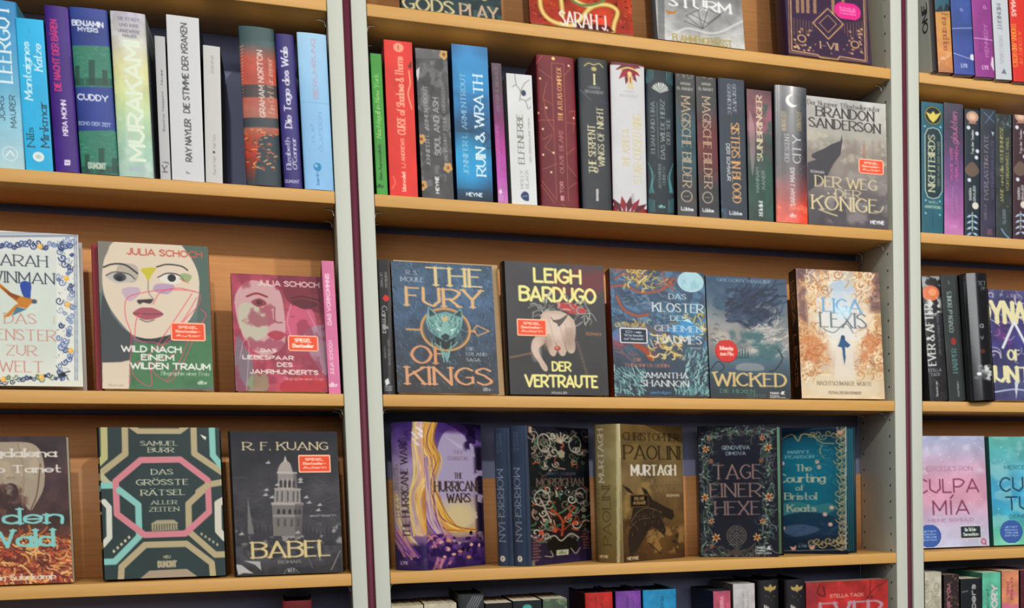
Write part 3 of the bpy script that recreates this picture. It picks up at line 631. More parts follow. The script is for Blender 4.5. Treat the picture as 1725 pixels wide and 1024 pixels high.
def f16(c):
    c.g('b9b9b7', 'b4b2ac', 'a9a59c', '8f8780', '847c78', '6f6868', '575256', '4c484e'); c.n(26, .14, 17); c.cloud('c8c2b0', 16, .5, .15, 3, .5, (90, 420, 500, 600)); c.cloud('a29c9a', 18, .5, .2, 8, .55, (180, 600, 500, 900))
    for x in (290, 330, 375, 420, 455): c.R(x, 460, x+16, 640, '8c7a6c', .35)
    c.R(372, 480, 392, 560, '9c5a4c', .3); c.P([(270, 438), (262, 470), (215, 490), (185, 510), (120, 545), (115, 560), (140, 572), (95, 590), (95, 740), (190, 660), (225, 590), (262, 540), (272, 470)], '45434a')
    c.T('Der Nummer 1 Bestsellerautor', 100, 275, 470, 302, '5c5854', .13, 1); c.T('BRANDON', 140, 303, 438, 358, '2f2d2e', .13, 1); c.T('SANDERSON', 105, 362, 470, 416, '2f2d2e', .13, 1); c.T('ROMAN', 110, 627, 178, 642, 'c8c4bc', .16)
    c.T('DER WEG', 130, 655, 445, 715, 'cdbf97', .12, 1); c.T('DER', 232, 718, 362, 765, 'cdbf97', .12, 1); c.T('KÖNIGE', 112, 755, 450, 832, 'd2c49c', .12, 1); c.L([(150, 825), (195, 842), (240, 855)], 6, 'cdbf97', sm=True); c.L([(430, 822), (460, 826), (476, 800)], 6, 'cdbf97', sm=True)
    c.T('HEYNE', 408, 872, 480, 892, 'e4e4e4', .22)
front_book('grey misty cover with a dark rock spire and red sticker, ending the row of spines', 'B', 'f', (90,250,497,265,95,902,502,920), f16, t=.05, lean=math.radians(1.5), Y=.006, col='3a3638', stickers=[(352, 556, 482, 634, SPM, 'red sticker with pale border', .14)], group='face-out books')

# ---------------------------------------------------------------- top shelf of the middle bay: lower halves of four covers
def g_gods(c):
    c.g('26363a', '26363a', '2c4246', '2a3a3e'); c.n(24, .25, 21); c.cloud('4a6a64', 14, .58, .1, 3, .6)
    c.T('THE', 300, -330, 520, -250, 'b4a878', .14, 1); c.T('GAMES', 150, -230, 700, -125, 'b4a878', .14, 1); c.T('THE GODS', 200, -112, 690, -12, 'b4a878', .14, 1)
    c.T('GODS', 138, -8, 470, 82, 'c2b68c', .17, 1); c.T('PLAY', 500, 34, 758, 120, 'bba088', .17, 1)
def g_sarah(c):
    c.g('701c1c', 'a03024', '5c1c18', '3c1818', '8c2c1c', 'b04028', 'b43c30'); c.n(30, .35, 22); c.D(80, 950, 20, 1600, 225, ['3c1410', 'd06038', '902818'], 18, 6, 4)
    for w, col in ((34, '8a6a30'), (26, 'c8a45c'), (10, 'e4cc8c')):
        for p in ([(1010, -60), (1015, 60), (1060, 130), (1140, 165), (1230, 165), (1330, 60), (1430, 40), (1500, 80), (1480, 160), (1470, 215)], [(1130, -80), (1145, 40), (1150, 110)], [(1330, 60), (1240, 20), (1180, -40)]): c.L(p, w, col, sm=True)
    c.L([(1180, -10), (1270, 45), (1400, 20), (1480, -60)], 16, '6f7c4c', sm=True); c.P([(1200, 150), (1440, 175), (1480, 215), (1250, 200)], '3c1418', .8); c.T('SARAH J.', 1128, 92, 1440, 192, 'e0dcd4', .12, 1); c.T('MAAS', 1120, 208, 1470, 300, 'e0dcd4', .12, 1)
def h_sturm(c):
    c.g('6c6e70', '808284', '98999a', '8a8b8c', 'a8a8a8', 'b4b4b2'); c.n(20, .25, 23); c.R(75, -400, 105, 220, '54585a', .6)
    c.T('STURM', 118, -8, 410, 44, 'e4e4e2', .2, 1); [c.L(p, 3, '4c4e50', .9) for p in ([(200, 70), (275, 130), (360, 65), (280, 30), (200, 70)], [(220, 60), (300, 105), (370, 50)], [(190, 95), (275, 130), (300, 40)], [(275, 130), (255, 45)])]
    c.L([(110, 190), (200, 130), (330, 150), (460, 90)], 10, 'd4d4d2', .7, sm=True); c.L([(120, 130), (240, 170), (460, 150)], 6, 'c4c4c2', .6, sm=True); c.P([(108, 45), (140, 55), (165, 40), (150, 62), (120, 65)], 'b07838'); c.T('FLAMMENGEKÜSST', 138, 168, 413, 205, 'a3925c', .14, 0)
def h_gold(c):
    c.fill('38213f'); c.n(30, .15, 24); g = 'c09a6c'; r = random.Random(4)
    c.L([(678, -400), (678, 245), (790, 262), (800, 275), (875, 285), (885, 268), (1000, 285), (1000, -400)], 5, g); c.L([(670, -400), (668, 252), (780, 268), (1008, 292), (1008, -400)], 2.5, g)
    for x, h in ((700, 70), (722, 40), (745, 75), (775, 20), (855, 30), (900, 70)): c.R(x, h-70, x+14, 75, g, .7); c.P([(x-3, h-70), (x+7, h-100), (x+17, h-70)], g, .8)
    for i in range(24):                              # plain ornamental rays in place of the emblem
        x = 690+i*13; c.L([(x, 95+abs(i-12)*-2+30), (x, 175)], 2.5, '9c7a58', .8)
    c.P([(838, 60), (930, 190), (838, 196), (750, 184)], '38213f'); c.L([(838, 50), (905, 120), (838, 190), (772, 118)], 5, g, cl=True); c.L([(838, 80), (875, 120), (838, 160), (800, 118)], 3, g, cl=True)
    for i in range(60): x = r.choice([r.uniform(690, 760), r.uniform(925, 990)]); c.E(x, r.uniform(140, 255), 6, 5, r.choice([g, 'd8b888', '7c5c48']), .8)
    c.E(722, 190, 24, 22, '38213f'); c.E(722, 190, 20, 18, g, ring=4); c.E(955, 212, 24, 22, '38213f'); c.E(955, 212, 20, 18, g, ring=4)
    c.T('I-VII', 800, 204, 880, 238, 'd0b088', .14, 1); [c.E(x, y, 3, 3, g) for x, y in ((780, 215), (905, 235), (770, 245), (920, 215), (850, 255))]
G3 = 'face-out books'; VIS = (0.42, 1.0)
front_book('dark green cover with large pale gold capitals, cut by the top of the picture', 'A', 'g', (100,-800,745,-725,135,52,772,128), g_gods, hgt=.212, lean=math.radians(9), col='1c2628', group=G3)
front_book('red and black cover wound with a golden serpent, cut by the top of the picture', 'A', 'g', (905,-700,1560,-620,948,155,1602,230), g_sarah, hgt=.212, lean=math.radians(9), t=.035, col='4c1418', mat='gloss', group=G3)
front_book('silver grey cover with heavy white letters, cut by the top of the picture', 'A', 'h', (42,-420,436,-375,75,180,468,228), h_sturm, hgt=.21, lean=math.radians(9), t=.03, col='5c5c5c', hard=True, group=G3)
front_book('dark purple cover with gold ornament frame and pink oval badge', 'A', 'h', (640,-310,1005,-270,664,262,1040,300), h_gold, hgt=.212, lean=math.radians(8), t=.045, col='3a2342', hard=True, stickers=[(867, 22, 985, 98, disc('d22f86', 'f0a8cc', 'Erstmals als', 'SCHMUCKAUSGABE', 'in einem Band'), 'magenta oval badge', .5)], group=G3)

VIS = (0.0, 1.0)

# ---------------------------------------------------------------- third shelf, first bay: covers
def i_win(c):
    c.g('d8dcd8', 'd0d8d0', 'ccd6cc', 'dcdcd0'); c.n(40, .03, 31); c.R(448, 70, 468, 940, '8a90a0'); c.R(454, 70, 462, 940, 'c8ccd0'); c.R(-90, 66, 470, 96, '8a90a0', .9); c.R(-90, 72, 470, 82, 'd0d4d4', .8)
    c.R(340, 100, 446, 940, 'dfe0d8'); c.R(-90, 96, 446, 176, 'd8dcd8')
    r = random.Random(5)
    for i in range(46):
        x, y = (r.uniform(352, 438), 110+i*18) if i < 46 else (0, 0); scroll(c, x, y, r.uniform(12, 26), r.choice((-1, 1)), r.choice(['2c3c6c', '44588c', '6c80a8', '8fa0bc']), r.uniform(5, 10))
    for i in range(22): scroll(c, -60+i*24, r.uniform(120, 155), r.uniform(12, 24), r.choice((-1, 1)), r.choice(['2c3c6c', '44588c', '6c80a8']), r.uniform(6, 10))
    for i in range(20): scroll(c, -60+i*22, r.uniform(900, 930), r.uniform(10, 20), r.choice((-1, 1)), r.choice(['20284c', '3c4c78', '5c7450']), r.uniform(5, 9))
    c.D(60, 345, 110, 440, 930, ['5c7c5c', '88a088', '6a84b0'], 12, 4, 6)
    for x, y in ((240, 150), (400, 340), (408, 495), (425, 765), (247, 912), (20, 915)): c.E(x, y, 17, 17, 'dfae58'); c.E(x-4, y-4, 8, 8, 'ecc880')
    c.T('SARAH', -55, 196, 286, 266, '333c4e', .11, 1); c.T('WINMAN', -75, 296, 330, 365, '333c4e', .11, 1)
    c.T('DAS', 25, 537, 215, 600, 'c08478', .1, 1); c.T('FENSTER', -75, 630, 335, 697, 'c08478', .1, 1); c.T('ZUR', 35, 722, 218, 784, 'c08478', .1, 1); c.T('WELT', -5, 812, 262, 880, 'c08478', .1, 1)
    c.P([(120, 370), (150, 350), (186, 372), (184, 420), (178, 462), (140, 440)], '2c4ca0', sm=True); c.P([(-30, 360), (0, 362), (70, 420), (130, 440), (185, 455), (222, 462), (222, 480), (185, 485), (160, 512), (110, 500), (55, 555), (20, 560), (90, 490), (110, 480), (60, 440)], 'c07c30'); c.P([(0, 372), (60, 415), (120, 440), (100, 460), (50, 430)], '8c4c24'); c.P([(100, 500), (160, 515), (70, 552)], '54788c'); c.E(205, 472, 16, 13, '4c5a68')
    c.E(380, 905, 16, 12, '1c1c24'); c.L([(350, 920), (365, 895), (420, 885)], 6, '1c1c24'); c.L([(395, 905), (410, 935)], 5, '1c1c24'); c.L([(370, 910), (366, 938)], 5, '1c1c24'); c.T('btb', 315, 560, 330, 604, 'c8b890', .16, 0, 90)
def i_wild(c):
    c.fill('5c6c68'); c.n(40, .2, 32); c.P([(560, 90), (700, 95), (640, 150), (598, 220), (590, 400), (560, 400)], '7d7a72')
    c.P([(690, 95), (1030, 95), (1100, 200), (1140, 300), (1140, 420), (1110, 520), (1050, 600), (950, 655), (840, 668), (760, 645), (690, 570), (630, 480), (596, 380), (594, 260), (620, 170)], 'd6c8b4', sm=True)
    c.P([(1040, 100), (1200, 105), (1220, 640), (1130, 600), (1145, 380), (1130, 240)], '55685f', sm=True); c.P([(590, 420), (640, 520), (700, 600), (760, 660), (740, 780), (690, 806), (588, 800)], '474c4e', sm=True)
    c.P([(588, 800), (690, 800), (740, 790), (735, 960), (588, 960)], 'd5c7b2'); c.P([(740, 790), (770, 690), (900, 700), (1060, 700), (1230, 640), (1230, 960), (740, 960)], '4a7a54'); c.cloud('3c6848', 24, .5, .2, 9, .6, (740, 660, 1230, 960)); c.P([(770, 655), (860, 670), (980, 650), (960, 690), (850, 695)], '2f3c3c', sm=True)
    c.P([(810, 262), (895, 255), (875, 290), (850, 330), (832, 300)], 'bfb440', sm=True); c.P([(690, 235), (780, 240), (795, 300), (770, 340), (700, 330), (670, 290)], '8b8580', .5, True)
    c.L([(600, 252), (650, 234), (720, 238), (790, 288)], 9, '2e3032', sm=True); c.L([(900, 250), (960, 236), (1040, 246), (1078, 270)], 8, '33363a', sm=True)
    c.P([(612, 300), (660, 284), (740, 300), (770, 325), (700, 345), (650, 335)], 'b8b4ae', sm=True); c.E(690, 310, 36, 24, '44484c'); c.E(688, 318, 18, 16, '1c2024'); c.L([(612, 300), (660, 280), (740, 292), (775, 322)], 5, '2a2c30', sm=True)
    c.P([(908, 310), (960, 290), (1020, 300), (1045, 330), (1000, 352), (940, 340)], 'dcd8d0', sm=True); c.E(985, 316, 24, 22, '25282c'); c.L([(905, 312), (960, 288), (1025, 298), (1060, 335)], 6, '2a2c30', sm=True); c.P([(1040, 290), (1100, 300), (1080, 340), (1040, 330)], '7c9464', .7, True); c.L([(1030, 320), (1080, 345)], 5, 'd86a50')
    c.P([(700, 380), (790, 370), (800, 410), (740, 450)], 'b49cb8', .7, True); c.P([(900, 350), (1000, 360), (960, 410), (880, 390)], 'a890b0', .8, True); c.L([(850, 330), (852, 400), (880, 440)], 6, '6c6668', .7, sm=True)
    c.P([(785, 445), (830, 440), (876, 440), (860, 465), (820, 458), (800, 468)], '3c3638', sm=True); c.P([(760, 520), (800, 490), (840, 488), (880, 492), (935, 526), (900, 548), (840, 560), (795, 545)], 'a35763', sm=True); c.L([(765, 520), (840, 525), (930, 526)], 4, '6c3440', sm=True); c.L([(800, 555), (840, 570), (880, 560)], 8, '8a7a72', sm=True)
    k = 'd8526a'
    for p in ([(740, 930), (745, 760), (750, 640), (720, 540), (725, 440), (800, 405), (960, 385), (1130, 400), (1140, 470), (1060, 560), (950, 700), (880, 690), (790, 680), (750, 640)], [(875, 470), (920, 400), (1020, 375), (1120, 400)], [(1100, 410), (1000, 560), (930, 660), (870, 740), (760, 830), (780, 900), (860, 940), (850, 800)], [(1150, 500), (1180, 540), (1120, 640), (1040, 820), (960, 920), (860, 830), (1000, 760)], [(770, 660), (780, 560), (810, 520)], [(1090, 650), (1010, 830), (950, 910)], [(1130, 430), (1050, 560), (900, 740)]): c.L(p, 5, k, .85, sm=True)
    c.T('JULIA SCHOCH', 730, 148, 1165, 190, 'b9604f', .17); c.T('WILD NACH', 692, 710, 1036, 750, 'e8e6e0', .2); c.T('EINEM', 803, 760, 993, 798, 'e8e6e0', .2); c.T('WILDEN TRAUM', 742, 812, 1202, 852, 'e8e6e0', .2)
    c.T('Biographie einer Frau', 915, 862, 1192, 888, 'b8c4b0', .13, 1, 0, it=.15); c.T('Roman', 622, 924, 706, 938, '9c9080', .12, 1, 0, it=.15); c.T('dtv', 1125, 920, 1180, 944, 'd4dcd0', .2)
def j_lieb(c):
    c.fill('a24256'); c.n(26, .3, 33); c.P([(150, 330), (220, 250), (320, 260), (400, 300), (430, 420), (440, 560), (420, 640), (330, 680), (250, 650), (190, 560), (155, 440)], 'c39a9c', sm=True)
    c.P([(170, 400), (230, 380), (330, 450), (330, 560), (240, 600), (180, 520)], 'b9b29f', sm=True); c.P([(400, 210), (660, 210), (670, 420), (600, 420), (470, 380), (420, 300)], '7a2238', sm=True); c.P([(460, 400), (590, 410), (620, 520), (560, 560), (450, 560)], 'c25a78', .9, True)
    c.P([(160, 560), (210, 640), (250, 700), (250, 890), (160, 890)], '7c6a74', sm=True); c.P([(240, 800), (330, 790), (340, 880), (230, 885)], '86a070', .6, True); c.P([(430, 830), (560, 800), (690, 830), (690, 890), (430, 890)], 'b02c38', sm=True); c.P([(550, 540), (690, 520), (690, 790), (600, 700)], 'a08898', .8, True)
    c.cloud('8a2c44', 20, .55, .1, 5, .6); c.L([(215, 340), (270, 322), (330, 340)], 12, '8c3038', sm=True); c.P([(240, 370), (290, 350), (330, 380), (280, 400)], '8c3c44', sm=True); c.E(285, 374, 18, 14, '5c1c28'); c.L([(470, 345), (540, 335), (640, 355)], 10, '4c1424', sm=True); c.P([(470, 365), (550, 350), (630, 380), (550, 410)], '5c1428', sm=True); c.L([(375, 400), (380, 480), (420, 490)], 7, '8c3c4c', sm=True); c.P([(335, 558), (380, 536), (440, 555), (410, 592), (365, 585)], 'a83c4c', sm=True)
    c.L([(180, 700), (200, 600), (230, 620), (220, 880)], 4, 'c8b0b8', .7, sm=True); c.L([(570, 420), (600, 480), (640, 560)], 5, 'd0a0b0', .7, sm=True); c.L([(470, 380), (450, 480), (470, 560)], 5, 'd8a0b0', .7, sm=True)
    c.T('JULIA SCHOCH', 274, 245, 636, 279, 'dfc8c4', .17); c.T('DAS', 298, 641, 386, 663, 'e6ded4', .2); c.T('LIEBESPAAR', 194, 680, 490, 706, 'e6ded4', .2); c.T('DES', 392, 721, 483, 748, 'e6ded4', .2); c.T('JAHRHUNDERTS', 238, 763, 634, 791, 'e6ded4', .2); c.T('Biographie einer Frau', 434, 806, 662, 826, 'd8a0a0', .12, 1, 0, it=.15)
def j_pink(c):
    c.fill('d0789e'); c.n(40, .06, 34); c.T('DAS VORKOMMNIS', 680, 208, 706, 500, 'f2d8e2', .17, 0, 90); c.T('JULIA SCHOCH', 698, 588, 722, 782, 'f0d0dc', .15, 0, 90); c.T('dtv', 696, 825, 748, 852, 'f0dce6', .22)
def i_redspine(c):
    c.fill('a01c28'); c.T('JULIA SCHOCH WILD NACH EINEM WILDEN TRAUM', 534, 165, 552, 780, 'e0a09c', .16, 0, 90)
ws = Canvas(12, 247, (0, 0), (12, 0), (0, 247)); ws.fill('9c1a26'); ws.T('JULIA SCHOCH  WILD NACH EINEM WILDEN TRAUM', 3, 14, 9, 195, 'd89890', .16, 0, 90); ws.R(0, 205, 12, 247, 'c8504c'); wsi = ws.out()
front_book('white cover with blue scroll border, oranges and a parrot, cut by the picture edge', 'C', 'i', (-100,50,473,83,-72,945,480,945), i_win, t=.035, col='c2c2bc', hard=True, lean=math.radians(9), group=G3)
front_book('second red spined copy standing just behind the scribbled face cover', 'C', 'i', (518,112,1144,138,552,948,1172,948), lambda c: c.fill('8c2430'), Y=.034, t=.016, col='8c1824', spine=wsi, lean=math.radians(10), group=G3)
front_book('cover with a painted pale face under red scribbles and an orange sticker', 'C', 'i', (568,100,1197,130,588,948,1228,950), i_wild, t=.019, col='8c1824', spine=wsi, lean=math.radians(10), stickers=[(975, 580, 1176, 688, SPM, 'orange sticker with pale border', .12)], group=G3)
front_book('small cover with a crimson and pink painted face and red sticker', 'C', 'j', (122,207,655,217,160,885,692,887), j_lieb, t=.016, col='5c1c28', lean=math.radians(9), stickers=[(455, 564, 633, 657, SPB, 'red sticker with pale border', .12)], group=G3)
spine_book('slim pink spine standing beside the crimson face cover', 'C', 'j', (652,135,725,140,695,888,765,888), j_pink, Y=.008, w=.12, col='7c3050', group='slim spines on the third shelf')

# ---------------------------------------------------------------- third shelf, middle bay
def k_carm(c):
    c.fill('222022'); c.R(90, 60, 110, 930, '5c5c5e', .6); c.T('SHERIDAN', 68, 145, 84, 245, 'a8a6a4', .16, 0, -90); c.T('LE FANU', 40, 150, 56, 240, 'a8a6a4', .16, 0, -90); c.P([(55, 310), (75, 288), (98, 312), (76, 332)], 'cc2c28', sm=True)
    c.T('Carmilla', 50, 358, 88, 530, 'c4c2c0', .13, 1, -90); c.T('DER WEIBLICHE', 88, 572, 102, 735, '8c8a88', .14, 0, -90); c.T('VAMPIR', 62, 610, 76, 690, '8c8a88', .14, 0, -90); c.P([(68, 830), (90, 815), (100, 850), (75, 865)], 'd8d8d8'); [c.R(70, y, 118, y+7, '8c8c90') for y in (866, 878, 890)]
def k_fury(c):
    c.g('425a72', '48627c', '425a76', '384a5e', '343c46', '343434'); c.n(16, .25, 41); c.D(1000, 105, 80, 800, 900, ['4c6c8c', '6488a8', '1c2836', '3c5870', '26323f', '7498b4'], 22, 4, 42, 60, .6, 0); c.cloud('2c2a2c', 60, .42, .2, 5, .6, (105, 560, 820, 930)); g = 'c0925f'
    c.T('R. S.', 200, 141, 272, 170, 'b8bcc0', .13, 1); c.T('MOULE', 165, 184, 314, 216, 'b8bcc0', .13, 1); c.T('THE', 316, 112, 690, 244, 'd2bd8c', .15, 1); c.T('FURY', 192, 248, 690, 380, 'd0a878', .15, 1)
    c.T('OF', 228, 620, 472, 748, 'c8906a', .15, 1); c.T('KINGS', 198, 758, 748, 884, 'cc9670', .15, 1); [c.T(s, 580, y, x, y+23, 'b4bcc0', .15, 1) for s, y, x in (('DIE', 632, 638), ('ERLAND-', 667, 732), ('SAGA', 703, 672))]
    c.T('dtv', 688, 893, 740, 918, 'a8acb0', .2); c.E(450, 520, 165, 140, '38424c', .35); c.E(450, 520, 162, 142, g, ring=7); c.E(450, 520, 145, 126, '8a6a44', ring=2.5); c.L([(205, 522), (295, 524)], 12, g); c.L([(598, 528), (640, 528)], 12, g); c.L([(622, 530), (650, 490), (728, 526), (655, 558), (638, 535)], 8, g, cl=True)
    w = '6f9a96'
    c.P([(340, 372), (395, 420), (450, 405), (500, 420), (548, 378), (562, 440), (548, 520), (510, 570), (480, 590), (450, 600), (425, 590), (390, 570), (348, 530), (325, 480), (330, 420)], w); c.P([(345, 385), (385, 425), (345, 440)], '2c4448'); c.P([(545, 390), (505, 425), (550, 440)], '2c4448')
    for p in ([(350, 460), (400, 520)], [(370, 440), (420, 500)], [(540, 460), (495, 520)], [(520, 440), (475, 500)], [(355, 500), (400, 560)], [(535, 505), (500, 560)], [(400, 430), (430, 480)], [(495, 430), (468, 480)], [(340, 480), (350, 520)]): c.L(p, 6, '3a5c60')
    c.D(110, 345, 420, 545, 580, ['8fb8b0', '4c7a7c', 'a8ccc0', '3c6468'], 22, 4, 77, 80, .7, .5); c.P([(430, 470), (468, 470), (475, 560), (450, 590), (424, 560)], '8ab4ac', .6, True)
    c.P([(385, 508), (420, 520), (410, 535)], 'c8dcd0'); c.P([(515, 508), (480, 520), (490, 535)], 'c8dcd0'); c.P([(420, 560), (450, 545), (475, 560), (465, 590), (435, 592)], '25383c'); c.P([(440, 440), (455, 430), (468, 452), (442, 472), (420, 450)], 'c4a878'); c.P([(380, 560), (450, 600), (515, 565), (500, 620), (450, 650), (400, 620)], '1c2426')
    for s in (-1, 1): c.L([(450+s*70, 610), (450+s*25, 650), (450+s*10, 730)], 7, '7aa8a0', sm=True); c.L([(450+s*35, 600), (450+s*20, 700)], 6, '7aa8a0', sm=True)
    c.P([(430, 665), (470, 665), (458, 735)], '6c9894')
def k_leigh(c):
    c.g('454548', '424144', '3c3c3e', '353537'); c.n(40, .1, 43); c.cloud('7c3038', 24, .42, .2, 6, .7, (1120, 90, 1480, 300))
    for s, b, w in (('LEIGH', (1008, 122, 1316, 222), .165), ('BARDUGO', (918, 242, 1412, 345), .165), ('DER', (1126, 725, 1252, 792), .17), ('VERTRAUTE', (956, 812, 1424, 897), .165)): c.T(s, *b, 'e6df94', w)
    c.P([(1150, 340), (1250, 345), (1340, 385), (1345, 415), (1250, 420), (1170, 380)], 'b43c3c'); c.D(60, 1040, 335, 1370, 490, ['9a9894', 'b8b4ac', '7c7a76'], 22, 8, 44, None, .9, 1.2)
    h = 'c0aa9a'
    c.P([(1060, 430), (1090, 400), (1180, 400), (1250, 440), (1278, 500), (1270, 600), (1240, 640), (1150, 620), (1060, 570), (1040, 560)], h, sm=True); c.P([(1060, 540), (1010, 580), (1000, 650), (1040, 720), (1070, 775), (1095, 788), (1100, 760), (1060, 690), (1045, 640), (1085, 600)], h, sm=True)
    for x, y, l in ((1130, 640, 60), (1190, 645, 55), (1245, 640, 42)): c.P([(x-40, y-50), (x+20, y-60), (x+32, y), (x+18, y+l*.8), (x-12, y+l*.7), (x-30, y)], h, sm=True); c.L([(x-34, y-40), (x-28, y), (x-10, y+l*.65)], 4, '84685c', sm=True)
    c.glow(1150, 500, 90, 80, 'dccabc', .7); c.glow(1030, 650, 30, 70, 'd4c0b2', .6); c.glow(1240, 580, 40, 70, '8c7468', .5); c.glow(1100, 600, 30, 50, '94786c', .5); c.L([(1100, 430), (1130, 540), (1150, 610)], 4, 'a08a7e', .7, sm=True); c.L([(1210, 480), (1230, 560), (1245, 620)], 4, 'a08a7e', .7, sm=True)
    c.L([(1080, 520), (1100, 600)], 3, '9c8478'); c.L([(1180, 500), (1200, 600)], 3, '9c8478'); c.E(1163, 640, 20, 15, 'a84438'); c.E(1160, 636, 9, 6, 'd89080'); c.P([(1130, 460), (1180, 450), (1230, 420), (1200, 470), (1170, 500), (1160, 480)], '5c5650', sm=True); c.L([(1150, 470), (1120, 440)], 4, '4c4844')
    for i in range(9): c.E(872+i*16, 692-i*3, 9, 7, '8c6a4c', ring=2); c.E(1292+i*7, 610+i*24, 9, 10, '7c6450', ring=2)
    c.T('ROMAN', 1344, 540, 1442, 563, '9c6c48', .18); c.T('KNAUR', 1126, 920, 1225, 938, 'a0a0a0', .24)
def l_klo(c):
    c.g('3c4c60', '3c5068', '3f6078', '44586c', '3c4c5c', '2c3a48', '2c3c48'); c.n(20, .25, 45); c.cloud('46a0c4', 22, .5, .2, 3, .5, (400, 150, 720, 500)); c.cloud('b0604c', 18, .55, .12, 8, .6, (105, 120, 480, 260)); c.cloud('a04858', 16, .5, .12, 12, .7, (120, 500, 420, 700))
    c.cloud('5c8cb0', 14, .55, .1, 33, .6, (105, 120, 740, 640)); c.D(160, 110, 150, 500, 470, ['5c6c84', '3c4c64', '7c8ca0', '2c3a50'], 26, 6, 34, 20, .7, .7); c.D(120, 120, 470, 560, 700, ['6c4c58', '3c4c60', '8c5c58', '2c3848'], 26, 6, 35, 40, .7, .7)
    c.E(606, 196, 82, 68, 'a9ccd4'); c.cloud('88b4c4', 8, .5, .15, 3, .6, (540, 140, 680, 250)); c.E(606, 196, 82, 68, 'dce8e8', ring=2, al=.5)
    for p, w in (([(110, 240), (200, 230), (300, 270), (420, 250), (470, 200), (500, 170)], 30), ([(150, 300), (190, 380), (270, 420), (340, 410)], 34), ([(140, 190), (200, 150), (280, 200)], 22)): c.L(p, w, '4c5870', sm=True); c.L([(x, y+8) for x, y in p], w*.4, 'a0502c', sm=True)
    c.L([(250, 600), (320, 650), (360, 700)], 34, '9c4424', sm=True); c.L([(240, 480), (340, 500), (420, 580), (540, 690)], 20, '5c5a58', sm=True)
    c.D(40, 200, 135, 420, 250, ['c0a860', 'd8c888', '8c6c34'], 20, 8, 46, None, .95, 1.3); c.D(30, 520, 400, 715, 560, ['c8b068', '8c7440', 'dcc888'], 18, 8, 47, None, .95, 1.2); c.D(45, 330, 540, 540, 690, ['b89c58', 'd8c488'], 18, 8, 48, 40, .95, 1.0); c.D(20, 420, 160, 500, 240, ['8c4438', 'b0604c'], 18, 6, 4, None, .9, 1); c.D(14, 160, 470, 340, 500, ['c0a860'], 18, 6, 9, None, .9, 1.2)
    c.P([(450, 520), (520, 480), (580, 440), (640, 480), (690, 530), (560, 560)], '3f8cc4', .85); c.P([(560, 450), (590, 438), (620, 470)], 'b8d8e8'); c.P([(120, 540), (200, 500), (330, 540), (260, 590), (140, 590)], '5488b8', .6, True)
    for x0, y0, x1, y1, a, n in ((130, 780, 330, 945, -120, 150), (560, 640, 740, 945, -70, 170), (500, 890, 720, 945, -80, 60)): c.D(n, x0, y0, x1, y1, ['8cb8b4', 'a8ccc4', '5c8c90', '4a7880'], 34, 5, int(x0), a, .9)
    for s, b in (('DAS', (467, 276, 576, 313)), ('KLOSTER', (365, 338, 686, 400)), ('DES', (477, 418, 578, 456)), ('GEHEIMEN', (378, 484, 680, 526)), ('BAUMES', (394, 548, 673, 606))): c.T(s, *b, 'd6dad8', .13, 1)
    c.T('DIE', 252, 700, 300, 722, 'd08068', .15, 1); c.T('THRONFOLGERIN', 190, 735, 468, 757, 'd07c60', .15, 1); c.T('SAMANTHA', 288, 790, 587, 830, 'dcdedc', .15, 1); c.T('SHANNON', 291, 840, 592, 884, 'dcdedc', .15, 1); c.T('ROMAN', 602, 624, 668, 637, 'a4a8ac', .15); c.T('penhaligon', 352, 908, 480, 930, '4c84b0', .15)
def l_wick(c):
    c.g('3f5268', '4a6078', '6c7880', '8c8a88', '8a8888', '4c6270', '354450', '30383c'); c.n(30, .15, 49); c.cloud('b8aea4', 26, .45, .2, 5, .7, (740, 300, 1230, 680)); c.cloud('33506c', 24, .5, .15, 8, .7, (706, 170, 1100, 420))
    c.cloud('26344a', 22, .4, .15, 11, .9, (830, 240, 1130, 500)); c.D(120, 830, 250, 1120, 480, ['22304a', '2c3e5c', '3a4c68', '1c2638'], 40, 12, 3, -20, .6, .5); c.D(90, 980, 500, 1180, 680, ['c0bcb4', '9ca0a4', '5c6c78', 'd8d4cc'], 34, 7, 5, -30, .6, .5); c.D(60, 860, 560, 1200, 720, ['3c6c70', '2c5860', '507c80'], 30, 6, 6, 0, .6); c.cloud('3c6468', 20, .45, .15, 14, .8, (850, 520, 1200, 720)); c.cloud('b4b0a8', 14, .5, .15, 15, .7, (960, 500, 1180, 600))
    r = random.Random(8)
    for i in range(26): x, y = r.choice([(r.uniform(745, 830), r.uniform(320, 600)), (r.uniform(1060, 1190), r.uniform(300, 560))]); c.L([(x-14, y), (x, y-7), (x+14, y+3)], 4, '37414c', .8, sm=True)
    for x in range(900, 980, 18): c.P([(x, 700), (x+8, 620+abs(x-940)*.6), (x+16, 700)], '2c5454')
    c.L([(740, 780), (790, 720), (830, 760), (790, 790)], 8, '2a3440', sm=True); c.L([(1180, 640), (1205, 700), (1160, 770), (1120, 780)], 8, '26323c', sm=True); c.P([(910, 745), (960, 728), (1060, 735), (1080, 775), (920, 776)], '9c9c9a', .6, True); c.R(860, 700, 1180, 718, '406c78', .5)
    c.T('GREGORY MAGUIRE', 778, 186, 1130, 208, '8ea2ac', .15, 1); c.T('WICKED', 758, 788, 1236, 884, 'cbb27c', .16, 1); c.L([(758, 792), (790, 786)], 7, 'cbb27c'); c.T('DIE HEXEN', 806, 897, 1028, 923, '5a9474', .15, 1); c.T('VON OZ', 975, 928, 1100, 948, '5c8470', .15, 1)
    c.R(1122, 910, 1232, 958, '3a3c3e'); c.T('Hobbit', 1128, 914, 1186, 930, 'dcdcdc', .2, 0); c.T('Presse', 1128, 934, 1186, 946, 'dcdcdc', .2, 0); c.T('Klett-Cotta', 1126, 948, 1230, 957, 'cacaca', .2); c.P([(1194, 930), (1204, 912), (1226, 912), (1214, 922), (1226, 934)], 'dcdcdc')
